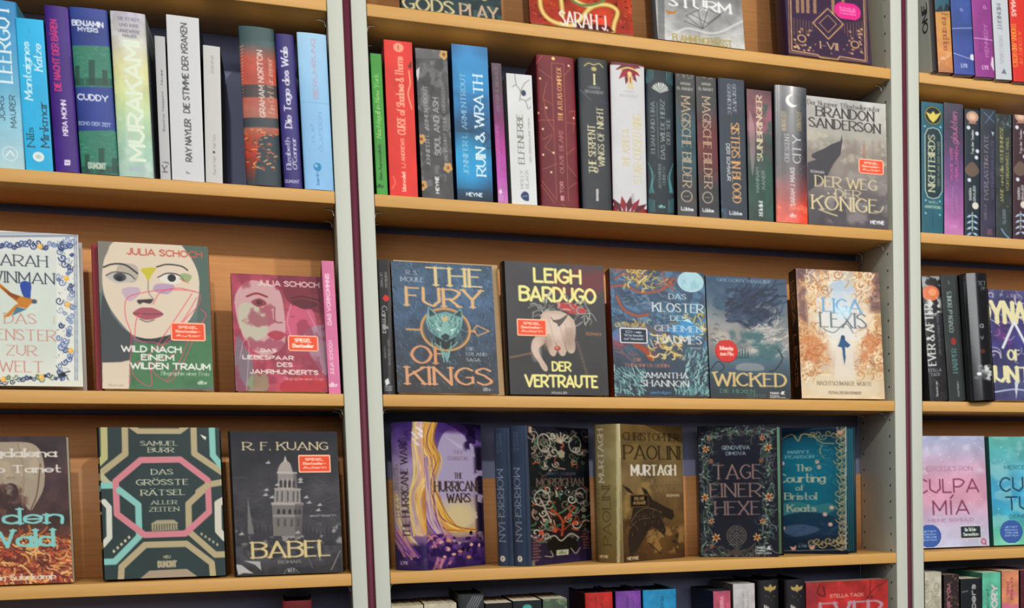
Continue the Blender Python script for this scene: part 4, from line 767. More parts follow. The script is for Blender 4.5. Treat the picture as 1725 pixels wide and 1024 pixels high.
def m_liga(c):
    c.g('7a5e60', '9c7864', 'c09a78', 'c49a72', 'b88860', 'ac7c5a', 'b0866c', 'c09a78', 'd4bc98'); c.n(20, .15, 51); c.glow(425, 440, 200, 330, 'e6e2d6', .95); c.glow(425, 250, 90, 120, 'a8c0d4', .8); c.glow(425, 850, 330, 110, 'd8cbb0', .9)
    r = random.Random(3)
    for x0, x1, y0, y1, n in ((190, 340, 150, 420, 40), (500, 650, 150, 420, 40), (180, 330, 480, 800, 46), (530, 680, 480, 800, 46), (300, 540, 140, 200, 16)):
        c.D(n*3, x0, y0, x1, y1, ['ecd8b4', 'd8b080', 'c08858', 'e4caa0', '9c6840', 'f0e2c8'], 20, 7, n+int(x0), None, .75, 1.1)
        for i in range(n//4): scroll(c, r.uniform(x0, x1), r.uniform(y0, y1), r.uniform(18, 46), r.choice((-1, 1)), r.choice(['e0c8a0', 'd8b888', 'efdcc0', 'b07c50']), r.uniform(4, 8))
    c.cloud('b86838', 24, .48, .12, 6, .6, (190, 520, 350, 720)); c.cloud('b86838', 24, .48, .12, 7, .6, (540, 520, 680, 720)); c.cloud('644850', 24, .45, .15, 6, .7, (150, 130, 220, 480)); c.cloud('5c4048', 24, .45, .15, 9, .7, (590, 130, 680, 400))
    c.P([(400, 560), (480, 560), (520, 840), (380, 840)], 'dcd4c6', .8); c.E(440, 860, 210, 55, 'd8ccb4', .6, soft=30)
    c.glow(425, 420, 150, 150, 'd4d8dc', .7); c.T('LIGA', 308, 312, 552, 402, '6aa4d0', .13, 1); c.T('LEXIS', 290, 400, 582, 500, '6a747c', .11, 1); c.L([(310, 500), (380, 525), (450, 470), (500, 530)], 5, '606a70', sm=True); c.glow(438, 400, 50, 40, 'c8e4f0', .8)
    c.P([(425, 545), (445, 545), (450, 575), (482, 605), (465, 622), (448, 615), (452, 680), (445, 730), (436, 680), (430, 620), (402, 612), (415, 585)], '2f5a84'); c.E(435, 556, 11, 14, '26466a')
    c.T('NACHTSCHWARZE WORTE', 276, 830, 616, 858, '84725c', .13, 1); c.T('FESTIVAL DER DRACHENKINDER', 346, 893, 550, 912, '8c7c68', .16)
front_book_s = lambda col, txt, tc, W=14, H=224: (lambda c: (c.fill(col), c.T(txt, W*.25, H*.08, W*.75, H*.9, tc, .15, 0, -90), c.out())[-1])(Canvas(W, H, (0, 0), (W, 0), (0, H)))
spine_book('thin glossy black spine with a red rose mark, against the grey side panel', 'C', 'k', (22,65,98,68,60,918,135,925), k_carm, Y=.006, w=.125, col='2e1e1a', mat='satin', group='slim spines on the third shelf')
front_book('pale edge of a second copy behind the blue-grey wolf cover', 'C', 'k', (128,72,785,92,165,928,835,928), lambda c: c.fill('b0946c'), Y=.035, t=.018, col='7c3f28', lean=math.radians(9), group=G3)
front_book('slate blue feathered cover with copper capitals and a wolf head in a ring', 'C', 'k', (105,85,748,95,150,926,800,928), k_fury, t=.02, col='3c302c', lean=math.radians(9.5), group=G3)
front_book('dark grey cover with yellow capitals and a pale hand', 'C', 'k', (832,75,1455,105,870,928,1500,940), k_leigh, t=.04, col='2a2320', hard=True, spine=front_book_s('241a18', 'LEIGH BARDUGO  DER VERTRAUTE', '6a4a30', 34), stickers=[(910, 449, 1096, 559, SPA, 'orange-red sticker with pale border', .1)], group=G3)
front_book('blue cover with a full moon, red dragon and pale fir twigs', 'C', 'l', (107,128,692,135,135,945,740,950), l_klo, t=.03, col='7c2c24', lean=math.radians(4), stickers=[(167, 507, 336, 606, TIK, 'dark sticker with pale border', .12)], group=G3)
front_book('misty blue cover with gold capitals and a red round badge', 'C', 'l', (705,170,1225,178,746,950,1262,955), l_wick, t=.03, col='26343c', lean=math.radians(4), stickers=[(772, 582, 916, 724, disc('c8342c', 'f0c8c0', 'Die Romanvorlage', 'zum Film'), 'red round badge', .5)], group=G3)
front_book('cream and amber ornamental cover with a small dark blue walking figure', 'C', 'm', (148,128,660,150,185,927,697,932), m_liga, t=.034, col='3c2a20', lean=math.radians(5), spine=front_book_s('2c1e18', 'LIGA LEXIS', 'a07050', 30), group=G3)

# ---------------------------------------------------------------- fourth shelf, first bay
def n_wald(c):
    c.g('3a2c30', '453438', '4a3438', '4c3636', '44302c', '6c3c28', '8c4c30', '7c4030'); c.n(20, .3, 61); c.P([(-200, 160), (20, 140), (180, 150), (235, 230), (240, 380), (190, 480), (160, 510), (110, 440), (60, 360), (-200, 420)], '9f9280', sm=True); c.cloud('b8a890', 16, .5, .2, 5, .6, (-200, 150, 235, 440)); c.cloud('6c4c44', 14, .55, .1, 9, .8, (-200, 330, 150, 560))
    c.L([(220, 260), (200, 420), (165, 510)], 7, '6c5040', sm=True); c.L([(100, 150), (130, 300), (120, 480)], 5, '8c7860', sm=True)
    c.D(420, -200, 640, 390, 900, ['c87c44', 'a04c34', 'd8a060', '702c24', 'c0583c', 'e0b878', '5c2820'], 26, 9, 62, 10, .9, .8)
    c.T('Magdalena', -170, 172, 310, 224, 'd8d2c8', .22, 1); c.T('Leo Tanet', -130, 262, 336, 308, 'd8d2c8', .22, 1); c.T('In den', -200, 492, 345, 588, '86c4c0', .2, 1); c.T('Wald', -80, 606, 298, 712, '86c4c0', .2, 1); c.T('Roman Suhrkamp', -140, 850, 300, 884, 'dcd4c8', .2, 1)
def n_rat(c):
    c.fill('243838'); c.n(40, .08, 63); g, p, t = 'aea07e', 'c88088', '86bdb4'; W = 34
    c.L([(566, 60), (566, 235), (520, 280)], W+2, 'b5b07c'); c.L([(675, 60), (675, 215), (545, 318)], W, g); c.L([(545, 330), (580, 372), (608, 385)], W, 'b5b090'); c.L([(700, 60), (745, 93), (965, 93), (1010, 60)], W-4, g)
    c.L([(1040, 60), (1042, 215), (1200, 325)], W, g); c.L([(1140, 60), (1143, 225), (1190, 285)], W, t); c.L([(1200, 372), (1120, 385), (1005, 490), (1005, 640), (1145, 770), (1200, 770)], W, g); c.L([(1200, 470), (1165, 490), (1165, 640), (1200, 680)], W+4, 'ccc8b8')
    c.L([(520, 384), (610, 384), (738, 490), (740, 660), (610, 790), (555, 790)], W, t); c.L([(560, 470), (585, 500), (585, 660), (550, 700)], W-4, 'd0d0c4')
    c.L([(640, 890), (645, 820), (770, 706), (990, 706), (1125, 815), (1130, 880)], W, g); c.P([(735, 890), (790, 845), (990, 842), (1045, 885)], 'a0907c')
    c.L([(755, 249), (965, 247), (1112, 362), (1116, 535), (985, 650), (768, 652), (626, 537), (622, 362)], W, p, cl=True); c.L([(1110, 390), (1060, 425)], W, g); c.L([(640, 410), (690, 450)], W, t)
    for s, b in (('SAMUEL', (755, 145, 955, 173)), ('BURR', (793, 181, 932, 209)), ('DAS', (808, 297, 925, 330)), ('GRÖSSTE', (728, 352, 1008, 386)), ('RÄTSEL', (752, 408, 990, 442)), ('ALLER', (805, 467, 944, 491)), ('ZEITEN', (793, 503, 955, 528))): c.T(s, *b, 'cfcab0', .17, 1)
    c.P([(806, 632), (806, 590), (835, 574), (925, 574), (948, 592), (948, 630)], 'a0987c'); [c.R(815+i*14, 594, 822+i*14, 628, '5c5c4c') for i in range(10)]; c.T('NEU', 865, 765, 905, 783, 'a89c80', .22); c.T('DUMONT', 833, 793, 938, 832, 'a89c80', .24)
    for i in range(5): c.P([(598+i*20, 735-i*18), (606+i*20, 724-i*18), (616+i*20, 735-i*18), (606+i*20, 746-i*18)], 'c0b898'); c.P([(1064+i*21, 655+i*15), (1073+i*21, 645+i*15), (1082+i*21, 655+i*15), (1073+i*21, 666+i*15)], 'a09c84')
    c.P([(1075, 110), (1095, 118), (1110, 125), (1104, 142), (1090, 130)], 'dcdccc'); c.P([(565, 320), (592, 320), (580, 342)], '243838')
def n_rsp(c):
    c.fill('1c2a2a'); [c.R(0, y, 12, y+h, col) for y, h, col in ((50, 10, 'b09a48'), (76, 12, 'c0b070'), (96, 10, '86bdb4'), (190, 12, 'a08c48'), (120, 4, 'c8c0a8'), (140, 4, 'c8c0a8'))]
def o_bab(c):
    c.g('1c1c2a', '2e2e34', '38373c', '444348', '3c3b40', '55545a', '4c4b50', '38373b'); c.n(24, .25, 64); c.D(120, 50, 330, 620, 640, ['4c4b50', '5f5e63', '333237'], 60, 5, 65, 0, .4); r = random.Random(2)
    for i in range(26): x = 60+i*22; h = r.uniform(20, 80); c.P([(x, 700), (x, 660-h*.6), (x+9, 640-h), (x+20, 660-h*.6), (x+22, 700)], '3a393e')
    c.P([(112, 640), (128, 520), (136, 440), (150, 520), (172, 640)], '3f3d40'); c.P([(136, 440), (150, 520), (172, 640), (140, 640)], 'a09c9c', .55); c.cloud('b0aca8', 12, .58, .1, 4, .7, (70, 600, 640, 690)); c.cloud('2a292c', 16, .45, .2, 5, .8, (70, 690, 640, 860))
    a, b_ = '8d8784', '5b5858'
    c.P([(290, 320), (385, 318), (392, 402), (290, 405)], a); c.P([(275, 405), (408, 402), (412, 480), (270, 482)], a); c.P([(262, 480), (424, 476), (420, 650), (272, 650)], '77716f'); c.P([(294, 318), (294, 290), (310, 265), (330, 255), (352, 268), (362, 295), (362, 318)], 'a39c96', sm=True); c.P([(318, 262), (327, 228), (338, 262)], 'b8b0a8'); c.R(286, 314, 390, 324, 'b8b2ac'); c.R(258, 474, 426, 488, 'a8a29c'); c.R(268, 540, 420, 548, '98928e'); c.R(272, 400, 412, 408, 'a8a29c')
    for x in (300, 322, 345, 368): c.P([(x, 395), (x, 365), (x+7, 355), (x+14, 365), (x+14, 395)], '38373a'); c.L([(x+18, 345), (x+18, 398)], 3, 'b0aaa4')
    for x in (285, 310, 340, 370, 392): c.R(x, 415, x+9, 470, b_); c.L([(x+12, 412), (x+12, 474)], 3, 'aca6a0')
    for x in (290, 318, 348, 378, 400): c.P([(x, 535), (x, 515), (x+7, 506), (x+14, 515), (x+14, 535)], '2f2e31')
    for x in (290, 325, 360, 395): c.R(x, 560, x+12, 600, '55514f')
    c.P([(380, 480), (424, 476), (420, 650), (385, 650)], '4c494b', .5); c.P([(370, 320), (388, 320), (392, 400), (372, 400)], '5a5756', .6)
    for x, y in ((232, 410), (228, 436), (262, 448), (408, 352), (408, 366), (288, 382), (440, 446), (456, 474), (512, 486), (505, 514), (398, 632), (108, 640), (238, 268)): c.P([(x-16, y+4), (x-2, y-6), (x+6, y-12), (x+8, y-2), (x+18, y+2), (x, y+6)], 'a8a6a6')
    c.P([(80, 795), (110, 800), (150, 830), (175, 845), (120, 842), (95, 852)], 'b0aeae'); c.P([(120, 778), (205, 782), (212, 830), (180, 800)], 'a8a6a4'); c.L([(330, 850), (345, 825), (380, 820), (410, 845)], 3, '8c8a8a', sm=True); c.L([(580, 830), (625, 730)], 6, '7c7a7c'); c.L([(430, 700), (480, 820)], 4, '6c6a6c'); c.L([(500, 690), (520, 780)], 5, '848284'); c.T('eichborn', 462, 533, 600, 548, '9c9a9c', .2)
    c.T('R. F. KUANG', 106, 156, 552, 202, 'd6c8a4', .15, 1); c.T('BABEL', 158, 672, 576, 766, 'd0bd8c', .16, 1); c.T('ROMAN', 300, 776, 415, 794, 'b0a898', .14, 1); c.T('d', 350, 822, 362, 840, 'b0aeb0', .16); c.T('ılı', 352, 822, 382, 840, 'b0aeb0', .2)
front_book('brown forest-floor cover with pale blue heavy letters, cut by the picture edge', 'D', 'n', (-170,108,363,110,-140,905,388,893), n_wald, t=.022, col='5c3c34', lean=math.radians(5), group=G3)
rs_ = Canvas(12, 252, (0, 0), (12, 0), (0, 252)); n_rsp(rs_)
front_book('dark green cover with gold, turquoise bands and a pink octagon', 'D', 'n', (538,73,1180,73,558,885,1203,866), n_rat, t=.034, col='1a2826', hard=True, lean=math.radians(6), spine=rs_.out(), group=G3)
front_book('charcoal cover with a grey domed tower and flying birds', 'D', 'o', (42,110,598,96,88,858,638,838), o_bab, t=.045, col='1c1c1e', hard=True, lean=math.radians(2), stickers=[(397, 222, 567, 316, SPA, 'red sticker with pale border', .1)], group=G3)

# ---------------------------------------------------------------- fourth shelf, middle bay: turned books standing upright
def turned(label, cr, C, xside, yaw, w, t, art, sart, front_q, side_q, htop, Y=.012, **kw):
    """C: near bottom corner in its zoom; yaw > 0 shows the spine too, yaw < 0 the fore-edge; front_q/side_q: TL, TR, BL in the zoom for the print"""
    P = at(*ph(cr, C), Y); P[2] = ZS['D']+.0004; ox, oy, s = CROP[cr]; h = at(*ph(cr, htop), Y)[2]-P[2]
    fi = canv(cr, front_q[:2], front_q[2:4], front_q[4:6], (front_q[4]+front_q[2]-front_q[0], front_q[5]), art)
    si = canv(cr, side_q[:2], side_q[2:4], side_q[4:6], (side_q[4]+side_q[2]-side_q[0], side_q[5]), sart) if sart else None
    a = math.radians(yaw); xv = np.array((math.cos(a), math.sin(a), 0)); yv = np.array((-math.sin(a), math.cos(a), 0))
    if yaw > 0:
        w = w or along(P, xv, xside[1]); t = t or along(P, yv, xside[0])
        return book(label, P, w, t, h, yaw=a, front=fi, spine=si, **kw), P, yv, t
    w = w or along(P, -xv, xside[0]); t = t or along(P, yv, xside[1])
    return book(label, P-xv*w, w, t, h, yaw=a, front=fi, spine=si, **kw), P, yv, t
def flow(c, pts, n, spread, cols, w, seed):           # a bundle of flowing strokes along a path
    r = random.Random(seed)
    for i in range(n):
        d = r.gauss(0, spread); ph_ = r.uniform(0, 6); c.L([(x+d+8*math.sin(ph_+k*1.7), y+r.uniform(-10, 10)) for k, (x, y) in enumerate(pts)], w*r.uniform(.5, 1.5), r.choice(cols), .8, sm=True)
def q_hf(c):
    c.g('3c2868', '6a5090', '9484ac', 'a99bbb', 'aa9bb2', 'a48c98', '8c6c78', '5c3c74', '342458'); c.n(16, .15, 71); c.P([(330, 110), (400, 100), (500, 210), (480, 380), (460, 480), (500, 570), (400, 620), (320, 560), (280, 380), (290, 200)], 'ada2c0', sm=True); c.P([(330, 130), (480, 210), (400, 190)], 'c4bcd0', .7); c.glow(400, 560, 115, 100, 'd8c690', .85)
    flow(c, [(250, 40), (225, 160), (260, 260), (230, 360), (255, 460), (300, 560), (380, 620), (470, 630)], 90, 18, ['e0bc5c', 'd8a040', 'efd890', '9c5c24', 'b0702c', 'c89050', 'e8cc90', '8c5060'], 5, 72)
    flow(c, [(210, 240), (225, 380), (235, 480), (270, 600), (340, 680), (430, 700)], 46, 18, ['a890bc', 'd8c4cc', '8c60a0', 'e0cca0', 'c8a0a8', '6c4488'], 5, 73)
    flow(c, [(215, 700), (290, 650), (330, 740), (300, 820)], 22, 22, ['7c4c98', 'a06898', '50307c', '3c2468', 'c88a78'], 10, 74)
    c.cloud('2c1c48', 14, .42, .08, 74, .95, (430, 50, 545, 200)); c.cloud('1e142c', 12, .36, .08, 75, .97, (490, 180, 550, 720)); c.cloud('2c1a50', 14, .42, .1, 76, .95, (200, 690, 545, 830)); c.cloud('4c2c6c', 14, .4, .1, 79, .9, (300, 60, 440, 110))
    r = random.Random(6); [c.E(r.uniform(300, 535), r.uniform(640, 780), r.uniform(6, 13), r.uniform(6, 13), r.choice(['1e142c', '3c2464', 'd0a4a0', '6c4484', 'c88858'])) for i in range(34)]
    c.T('THEA', 372, 205, 425, 223, '8c7486', .14, 1); c.T('GUANZON', 342, 236, 452, 258, '8c7486', .14, 1); c.T('THE', 376, 322, 425, 355, '4c3c3c', .15, 1); c.T('HURRICANE', 268, 366, 530, 424, '4c3c3a', .14, 1); c.T('WARS', 335, 430, 468, 484, '4c3c38', .15, 1)
def q_hs(c):
    c.g('3c2868', '74589a', '9c8cac', 'aa9aa8', 'ac9a94', '98788c', '6c4c84', '302050'); c.n(16, .2, 79)
    flow(c, [(215, 60), (205, 180), (215, 330), (190, 460), (215, 640)], 50, 15, ['e0bc5c', 'efd890', 'a8702c', 'c89050', 'e8cc90', 'b89cb0'], 5, 80); flow(c, [(80, 420), (100, 560), (140, 640), (190, 720)], 18, 16, ['d8b468', 'c09048', 'a890b8', 'dcc8a0'], 8, 81)
    c.cloud('2c1c50', 14, .42, .08, 82, .95, (50, 690, 250, 830)); c.cloud('3c2868', 12, .45, .1, 83, .95, (50, 50, 170, 190)); flow(c, [(90, 620), (150, 700), (180, 760)], 14, 20, ['b47c90', '7c4c98', 'd09880'], 8, 84)
    c.T('THE HURRICANE WARS', 128, 142, 166, 660, '34262e', .13, 1, 90); c.T('THEA GUANZON', 92, 280, 118, 560, '7c6874', .12, 1, 90); c.T('LYX', 120, 778, 158, 796, 'd0c4d4', .18); [c.L([(205+dx, 120+dy), (225+dx, 150+dy)], 9, 'e0dad4') for dx, dy in ((-20, 30), (0, 0), (-22, -4), (-5, -30))]
def q_mf(c):
    c.g('1c1c2c', '1c1c20', '1c2020', '1e2022', '24201e', '261c18', '2c2030', '2c2444'); c.n(14, .2, 85); r = random.Random(9)
    for i in range(70): s_ = r.choice((-1, 1)); y = r.choice([r.uniform(105, 300), r.uniform(410, 700)]); x = 940+s_*r.uniform(20, 140); scroll(c, x, y, r.uniform(10, 32), s_, r.choice(['a09c8c', '8c8474', 'b8b4a0', '6c6858']), r.uniform(3, 7))
    c.D(90, 795, 110, 1075, 700, ['3c6c4c', '4c8060', 'a04c38', 'b85c40', 'c8a090', '2c5040'], 14, 8, 86, None, .9, .8); c.L([(935, 690), (945, 600), (930, 560), (890, 520)], 12, 'a8482c', sm=True); c.L([(945, 600), (985, 540), (1010, 510)], 10, 'a8482c', sm=True); c.L([(940, 640), (1000, 590), (1020, 560)], 8, '8c3c28', sm=True); c.L([(940, 640), (880, 590)], 8, '8c3c28', sm=True)
    for x, y in ((905, 632), (980, 560), (835, 640), (1010, 600)): c.E(x, y, 12, 12, 'b85038')
    c.E(858, 168, 34, 50, 'a8a490', ring=3.5); c.E(1018, 170, 34, 48, 'a8a490', ring=3.5); c.E(842, 458, 40, 44, 'b0aca0', ring=3.5); c.E(1045, 452, 34, 46, '8c887c', ring=3.5); c.P([(925, 215), (945, 200), (965, 215), (960, 245), (935, 245)], '9c947c'); [c.L([(945, 165), (945+dx, 110+abs(dx)*.4)], 6, 'b4b09c') for dx in (-40, -20, 0, 20, 40)]
    c.L([(838, 470), (885, 585)], 9, 'a89c90'); c.P([(872, 588), (888, 568), (890, 592)], 'b0a498'); c.P([(865, 690), (940, 665), (1010, 690), (1020, 740), (950, 770), (880, 750)], '1c1814', sm=True); c.L([(850, 680), (900, 660), (935, 690), (985, 655), (1030, 680)], 7, 'a8a490', sm=True); c.R(908, 738, 972, 768, 'b0ac98'); c.T('dtv', 922, 744, 960, 762, '4c6c3c', .16); c.L([(880, 740), (890, 770), (850, 765)], 6, '8c887c', sm=True); c.L([(985, 735), (1010, 765), (1035, 735)], 6, '8c887c', sm=True)
    c.R(785, 318, 1090, 400, '16181c', .7); c.T('MARY E. PEARSON', 870, 322, 1018, 338, '4c5c70', .15, 1); c.T('MORRIGHAN', 815, 352, 1062, 400, '6c5c50', .13, 1)
    [c.R(790, y, 820+((y//16) % 2)*10, y+10, '6c4c50') for y in range(650, 780, 16)]; [c.R(1050, y, 1082, y+9, '6c4440') for y in range(640, 740, 16)]; c.R(785, 86, 800, 118, 'b89c84'); c.R(770, 782, 800, 812, '7c6a60'); [c.E(x, y, 4, 4, 'c8c8c0') for x, y in ((920, 410), (945, 425), (965, 405), (940, 440), (980, 430))]
def q_ms(x0, x1):
    def f(c):
        c.fill('39465c'); c.n(40, .1, 87); m = (x0+x1)/2; c.R(x1-14, 80, x1+10, 820, '2c384c'); c.T('MARY E.', m-4, 115, m+10, 215, '5c6c84', .12, 1, -90); c.T('PEARSON', m-22, 115, m-10, 215, '5c6c84', .12, 1, -90)
        c.T('MORRIGHAN', m-24, 300, m+18, 682, '98a2b0', .1, 1, -90); c.E(m+2, 772, 15, 16, 'e0dcd0'); c.L([(m+2, 762), (m+2, 783)], 3, '3c3c40'); c.L([(m-4, 772), (m+8, 770)], 2.5, '3c3c40')
    return f
def r_mf(c):
    c.g('6c5430', '73603c', '7a6644', '756142', '6c5638', '6b5232', '5f4427', '4a3420'); c.n(22, .2, 88); c.cloud('9c8450', 20, .5, .15, 4, .7, (215, 420, 400, 640)); c.cloud('46331f', 16, .5, .1, 7, .8, (215, 640, 400, 890)); c.cloud('9c7c4c', 14, .5, .1, 9, .7, (350, 700, 580, 860))
    c.P([(255, 660), (275, 560), (310, 530), (350, 525), (320, 455), (350, 470), (385, 530), (450, 570), (510, 600), (518, 640), (500, 660), (455, 640), (440, 650), (465, 720), (455, 755), (420, 720), (380, 690), (350, 730), (300, 820), (250, 870), (240, 760)], '32281f'); c.P([(210, 440), (250, 460), (280, 500), (240, 480)], '32281f'); c.L([(260, 660), (300, 600), (360, 580), (440, 610)], 5, '6c5840', sm=True); c.L([(250, 700), (300, 650), (370, 640)], 4, '6c5840', sm=True); c.D(50, 260, 600, 470, 760, ['4c3c2c', '241c18', '5c4a34'], 20, 5, 89)
    c.L([(360, 790), (430, 860)], 6, '32281f'); c.cloud('2f2620', 10, .5, .1, 4, .9, (490, 720, 570, 810)); c.T('DIE DUNKLEN', 360, 405, 560, 440, '8a7450', .1, 1); c.T('WEGE', 400, 450, 570, 485, '8a7450', .1, 1)
    c.T('CHRISTOPHER', 218, 130, 552, 180, '37291a', .11, 1); c.T('PAOLINI', 220, 205, 560, 292, '322616', .1, 1); c.T('MURTAGH', 260, 320, 532, 388, 'dcd8cc', .15, 1); c.T('ROMAN', 470, 500, 550, 518, 'c0b49c', .16); c.T('HEYNE', 234, 864, 300, 884, 'c8bc9c', .2)
def r_ms(c):
    c.g('8c7c54', '978a64', '8f8258', '887a50', '7a6a42', '6c5a36'); c.n(24, .12, 90); c.R(190, 80, 206, 920, 'c0b894', .8); c.R(45, 80, 60, 920, '6c5c3c', .7); c.T('MURTAGH', 78, 112, 118, 432, 'e0ddd0', .14, 1, 90); c.T('PAOLINI', 104, 452, 158, 810, '4c4230', .1, 1, 90); c.T('CHRISTOPHER', 66, 470, 90, 800, '6c6044', .11, 1, 90); c.T('HEYNE', 82, 868, 140, 886, 'd8ccac', .2)
def r_hf(c):
    c.fill('20222e'); c.n(30, .1, 91); r = random.Random(11)
    pts = [(700+i*26, 125+10*math.sin(i)) for i in range(15)]+[(1075, 130+i*34) for i in range(21)]+[(710+i*26, 850+10*math.sin(i)) for i in range(14)]+[(690, 130+i*34) for i in range(21)]
    for p in ([(700, 120), (800, 105), (900, 150), (1000, 105), (1085, 130)], [(700, 130), (740, 200), (680, 330), (720, 450), (690, 600), (700, 700), (790, 830), (900, 850), (1000, 830), (1090, 740), (1060, 600), (1090, 450), (1060, 320), (1095, 200), (1050, 140)], [(720, 300), (670, 400), (720, 560), (680, 660)], [(1070, 300), (1100, 420), (1050, 560), (1100, 680)]): c.L(p, 4, '4c5c48', sm=True)
    for x, y in pts: leaf(c, x+r.uniform(-20, 20), y+r.uniform(-10, 10), r.uniform(0, 6.3), 26, r.choice(['5c7868', '8ca494', '4c6454', '6c5c6c', 'a8b4a8']))
    c.D(150, 668, 105, 745, 850, ['4c6454', '6c8474', '3c5044', '5c5464', '8ca494'], 18, 4, 31, None, .9, 1.0); c.D(150, 1035, 105, 1110, 850, ['4c6454', '6c8474', '3c5044', '5c5464', '8ca494'], 18, 4, 32, None, .9, 1.0); c.D(60, 700, 100, 1085, 150, ['4c6454', '6c8474', '5c4c54'], 18, 4, 33, None, .9, 1.0); c.D(60, 720, 815, 1080, 865, ['4c6454', '6c5c54', '5c4c44'], 18, 4, 34, None, .9, 1.0)
    for x, y, s_ in ((695, 222, 26), (1072, 222, 28), (715, 160, 18), (1035, 165, 22), (728, 295, 18), (1032, 296, 18), (695, 507, 28), (1080, 512, 30), (735, 650, 22), (1045, 655, 22), (765, 748, 30), (1013, 750, 28), (740, 800, 16)): [leaf(c, x, y, q_*1.05+.3, s_*1.05, 'd0a478' if s_ > 20 else 'a47460') for q_ in range(6)], c.E(x, y, s_*.32, s_*.32, '8c4424')
    c.T('GENOVEVA', 792, 205, 962, 230, '8fa0a8', .17); c.T('DIMOVA', 817, 240, 938, 263, '8fa0a8', .17); c.T('TAGE', 735, 315, 1032, 405, '8c7470', .11, 1); c.T('EINER', 722, 425, 1035, 512, '8c7470', .11, 1); c.T('HEXE', 752, 532, 1030, 618, '8c7470', .11, 1)
    for rr in (60, 48, 36, 20): c.E(889, 738, rr, rr, '80766c', ring=2.2)
    [c.L([(889, 738), (889+58*math.cos(k*.785), 738+58*math.sin(k*.785))], 3, '6c645c') for k in range(8)]; c.T('Hobbit', 1006, 802, 1062, 818, 'c8ccd0', .2); c.T('Presse', 1006, 822, 1062, 834, 'c8ccd0', .2); c.T('Klett-Cotta', 1006, 838, 1102, 850, 'c8ccd0', .2); c.P([(1070, 820), (1082, 802), (1100, 804), (1090, 812), (1100, 828)], 'c8ccd0')
    c.P([(820, 815), (870, 830), (889, 800), (910, 830), (960, 815), (910, 850), (870, 850)], '4c4440', sm=True)
def s_bf(c):
    c.g('0e2438', '124054', '17566c', '15586c', '164c60', '1c5460', '28465c', '1c2c40', '101c2c'); c.n(18, .2, 92); c.glow(270, 420, 150, 260, '1f7c94', .6); g = 'a89468'; r = random.Random(12)
    c.P([(105, 600), (200, 570), (300, 600), (380, 590), (400, 640), (250, 700), (105, 660)], '4c8484', .6, True); c.P([(105, 680), (250, 640), (400, 680), (400, 760), (105, 760)], '1c3850', .9, True); c.P([(140, 740), (240, 720), (330, 760), (200, 800)], '5c6c8c', .6, True); c.D(50, 110, 700, 400, 880, ['1c3048', '34506c', '244058'], 26, 6, 93, 0, .7)
    for y in range(110, 900, 42): scroll(c, 432+r.uniform(-10, 10), y, 26, r.choice((-1, 1)), g, 5); scroll(c, 440, y+18, 16, r.choice((-1, 1)), 'c0b088', 4)
    for x in range(290, 460, 28): scroll(c, x, 845+r.uniform(-20, 20), 26, r.choice((-1, 1)), g, 6); scroll(c, x, 160+r.uniform(-20, 10), 22, r.choice((-1, 1)), g, 4)
    c.L([(110, 220), (130, 170), (190, 135), (220, 180), (240, 140), (290, 150), (340, 200), (400, 210)], 6, g, sm=True); c.L([(340, 210), (330, 260), (350, 300)], 5, g, sm=True); c.L([(102, 290), (120, 260), (108, 230)], 5, g, sm=True); c.R(455, 105, 461, 890, 'b8b8a8'); c.L([(120, 888), (470, 893)], 3, 'a8a898'); c.L([(120, 105), (460, 112)], 3, '607080')
    for x, y in ((140, 318), (315, 320), (325, 355), (130, 352), (388, 620), (382, 728), (355, 662), (120, 658), (142, 740)): c.E(x, y, 11, 13, 'c8a89c')
    for x, y in ((430, 140), (195, 872), (290, 872)): c.P([(x-20, y-12), (x, y-4), (x+16, y-18), (x+12, y+12), (x-6, y+16)], 'c4988c')
    c.D(40, 300, 210, 410, 560, ['3c8494', '2c6c80'], 14, 4, 94, None, .8, .8); c.T('MARY E.', 168, 240, 284, 262, 'a8bcc0', .14, 1); c.T('PEARSON', 155, 272, 300, 293, 'a8bcc0', .14, 1); k = 'b8b49c'
    c.T('The', 205, 330, 288, 378, k, .13, 1); c.T('Courting', 122, 390, 358, 450, k, .13, 1); c.T('of', 208, 460, 250, 502, k, .13, 1); c.T('Bristol', 150, 512, 315, 562, k, .13, 1); c.T('Keats', 162, 590, 312, 640, k, .13, 1); c.T('LYX', 222, 852, 262, 870, '8ca0a8', .16)
bk = dict(group='turned upright books on the fourth shelf', hard=True, mat='satin')
def tq(x0, x1, y0, y1, k=20): return (x0, y0, x1, y0, x0+k, y1)
turned('thick purple cover with flowing gold and lilac swirls, spine and front in view', 'q', (250, 829), (668.5, 818), 44, None, None, q_hf, q_hs, tq(215, 530, 62, 825), tq(60, 215, 62, 825), (232, 62), Y=.010, col='2c2050', bulge=.010, **bk)
_, P_, yv_, t_ = turned('black cover with silver and coral folk ornament and blue spine, in front of its twin', 'q', (785, 810), (866, 997), 43, None, .032, q_mf, q_ms(680, 785), tq(780, 1092, 82, 810, 5), tq(680, 785, 82, 810, 8), (780, 82), Y=.012, col='2c3850', bulge=.006, **bk)
msp = canv('q', (600, 85), (690, 85), (612, 810), (700, 810), q_ms(600, 690))
book('blue spined twin behind the black folk-ornament cover', P_+yv_*(t_+.0006), .125, .030, .212, yaw=math.radians(43), spine=msp, front=None, col='2c3850', bulge=.006, **bk)
turned('ochre brown cover with a dark dragon head, spine and front in view', 'r', (215, 912), (1007.5, 1154), 36, None, None, r_mf, r_ms, tq(205, 572, 85, 895, 10), tq(45, 205, 85, 912, 15), (205, 84), Y=.012, col='5c4a2c', bulge=.006, stickers=[(.12, .51, .41, .605, (lambda k: (DLX(k), k.out())[1])(Canvas(32, 22, (0, 0), (100, 0), (0, 60))), 'small black badge', .08)], **bk)
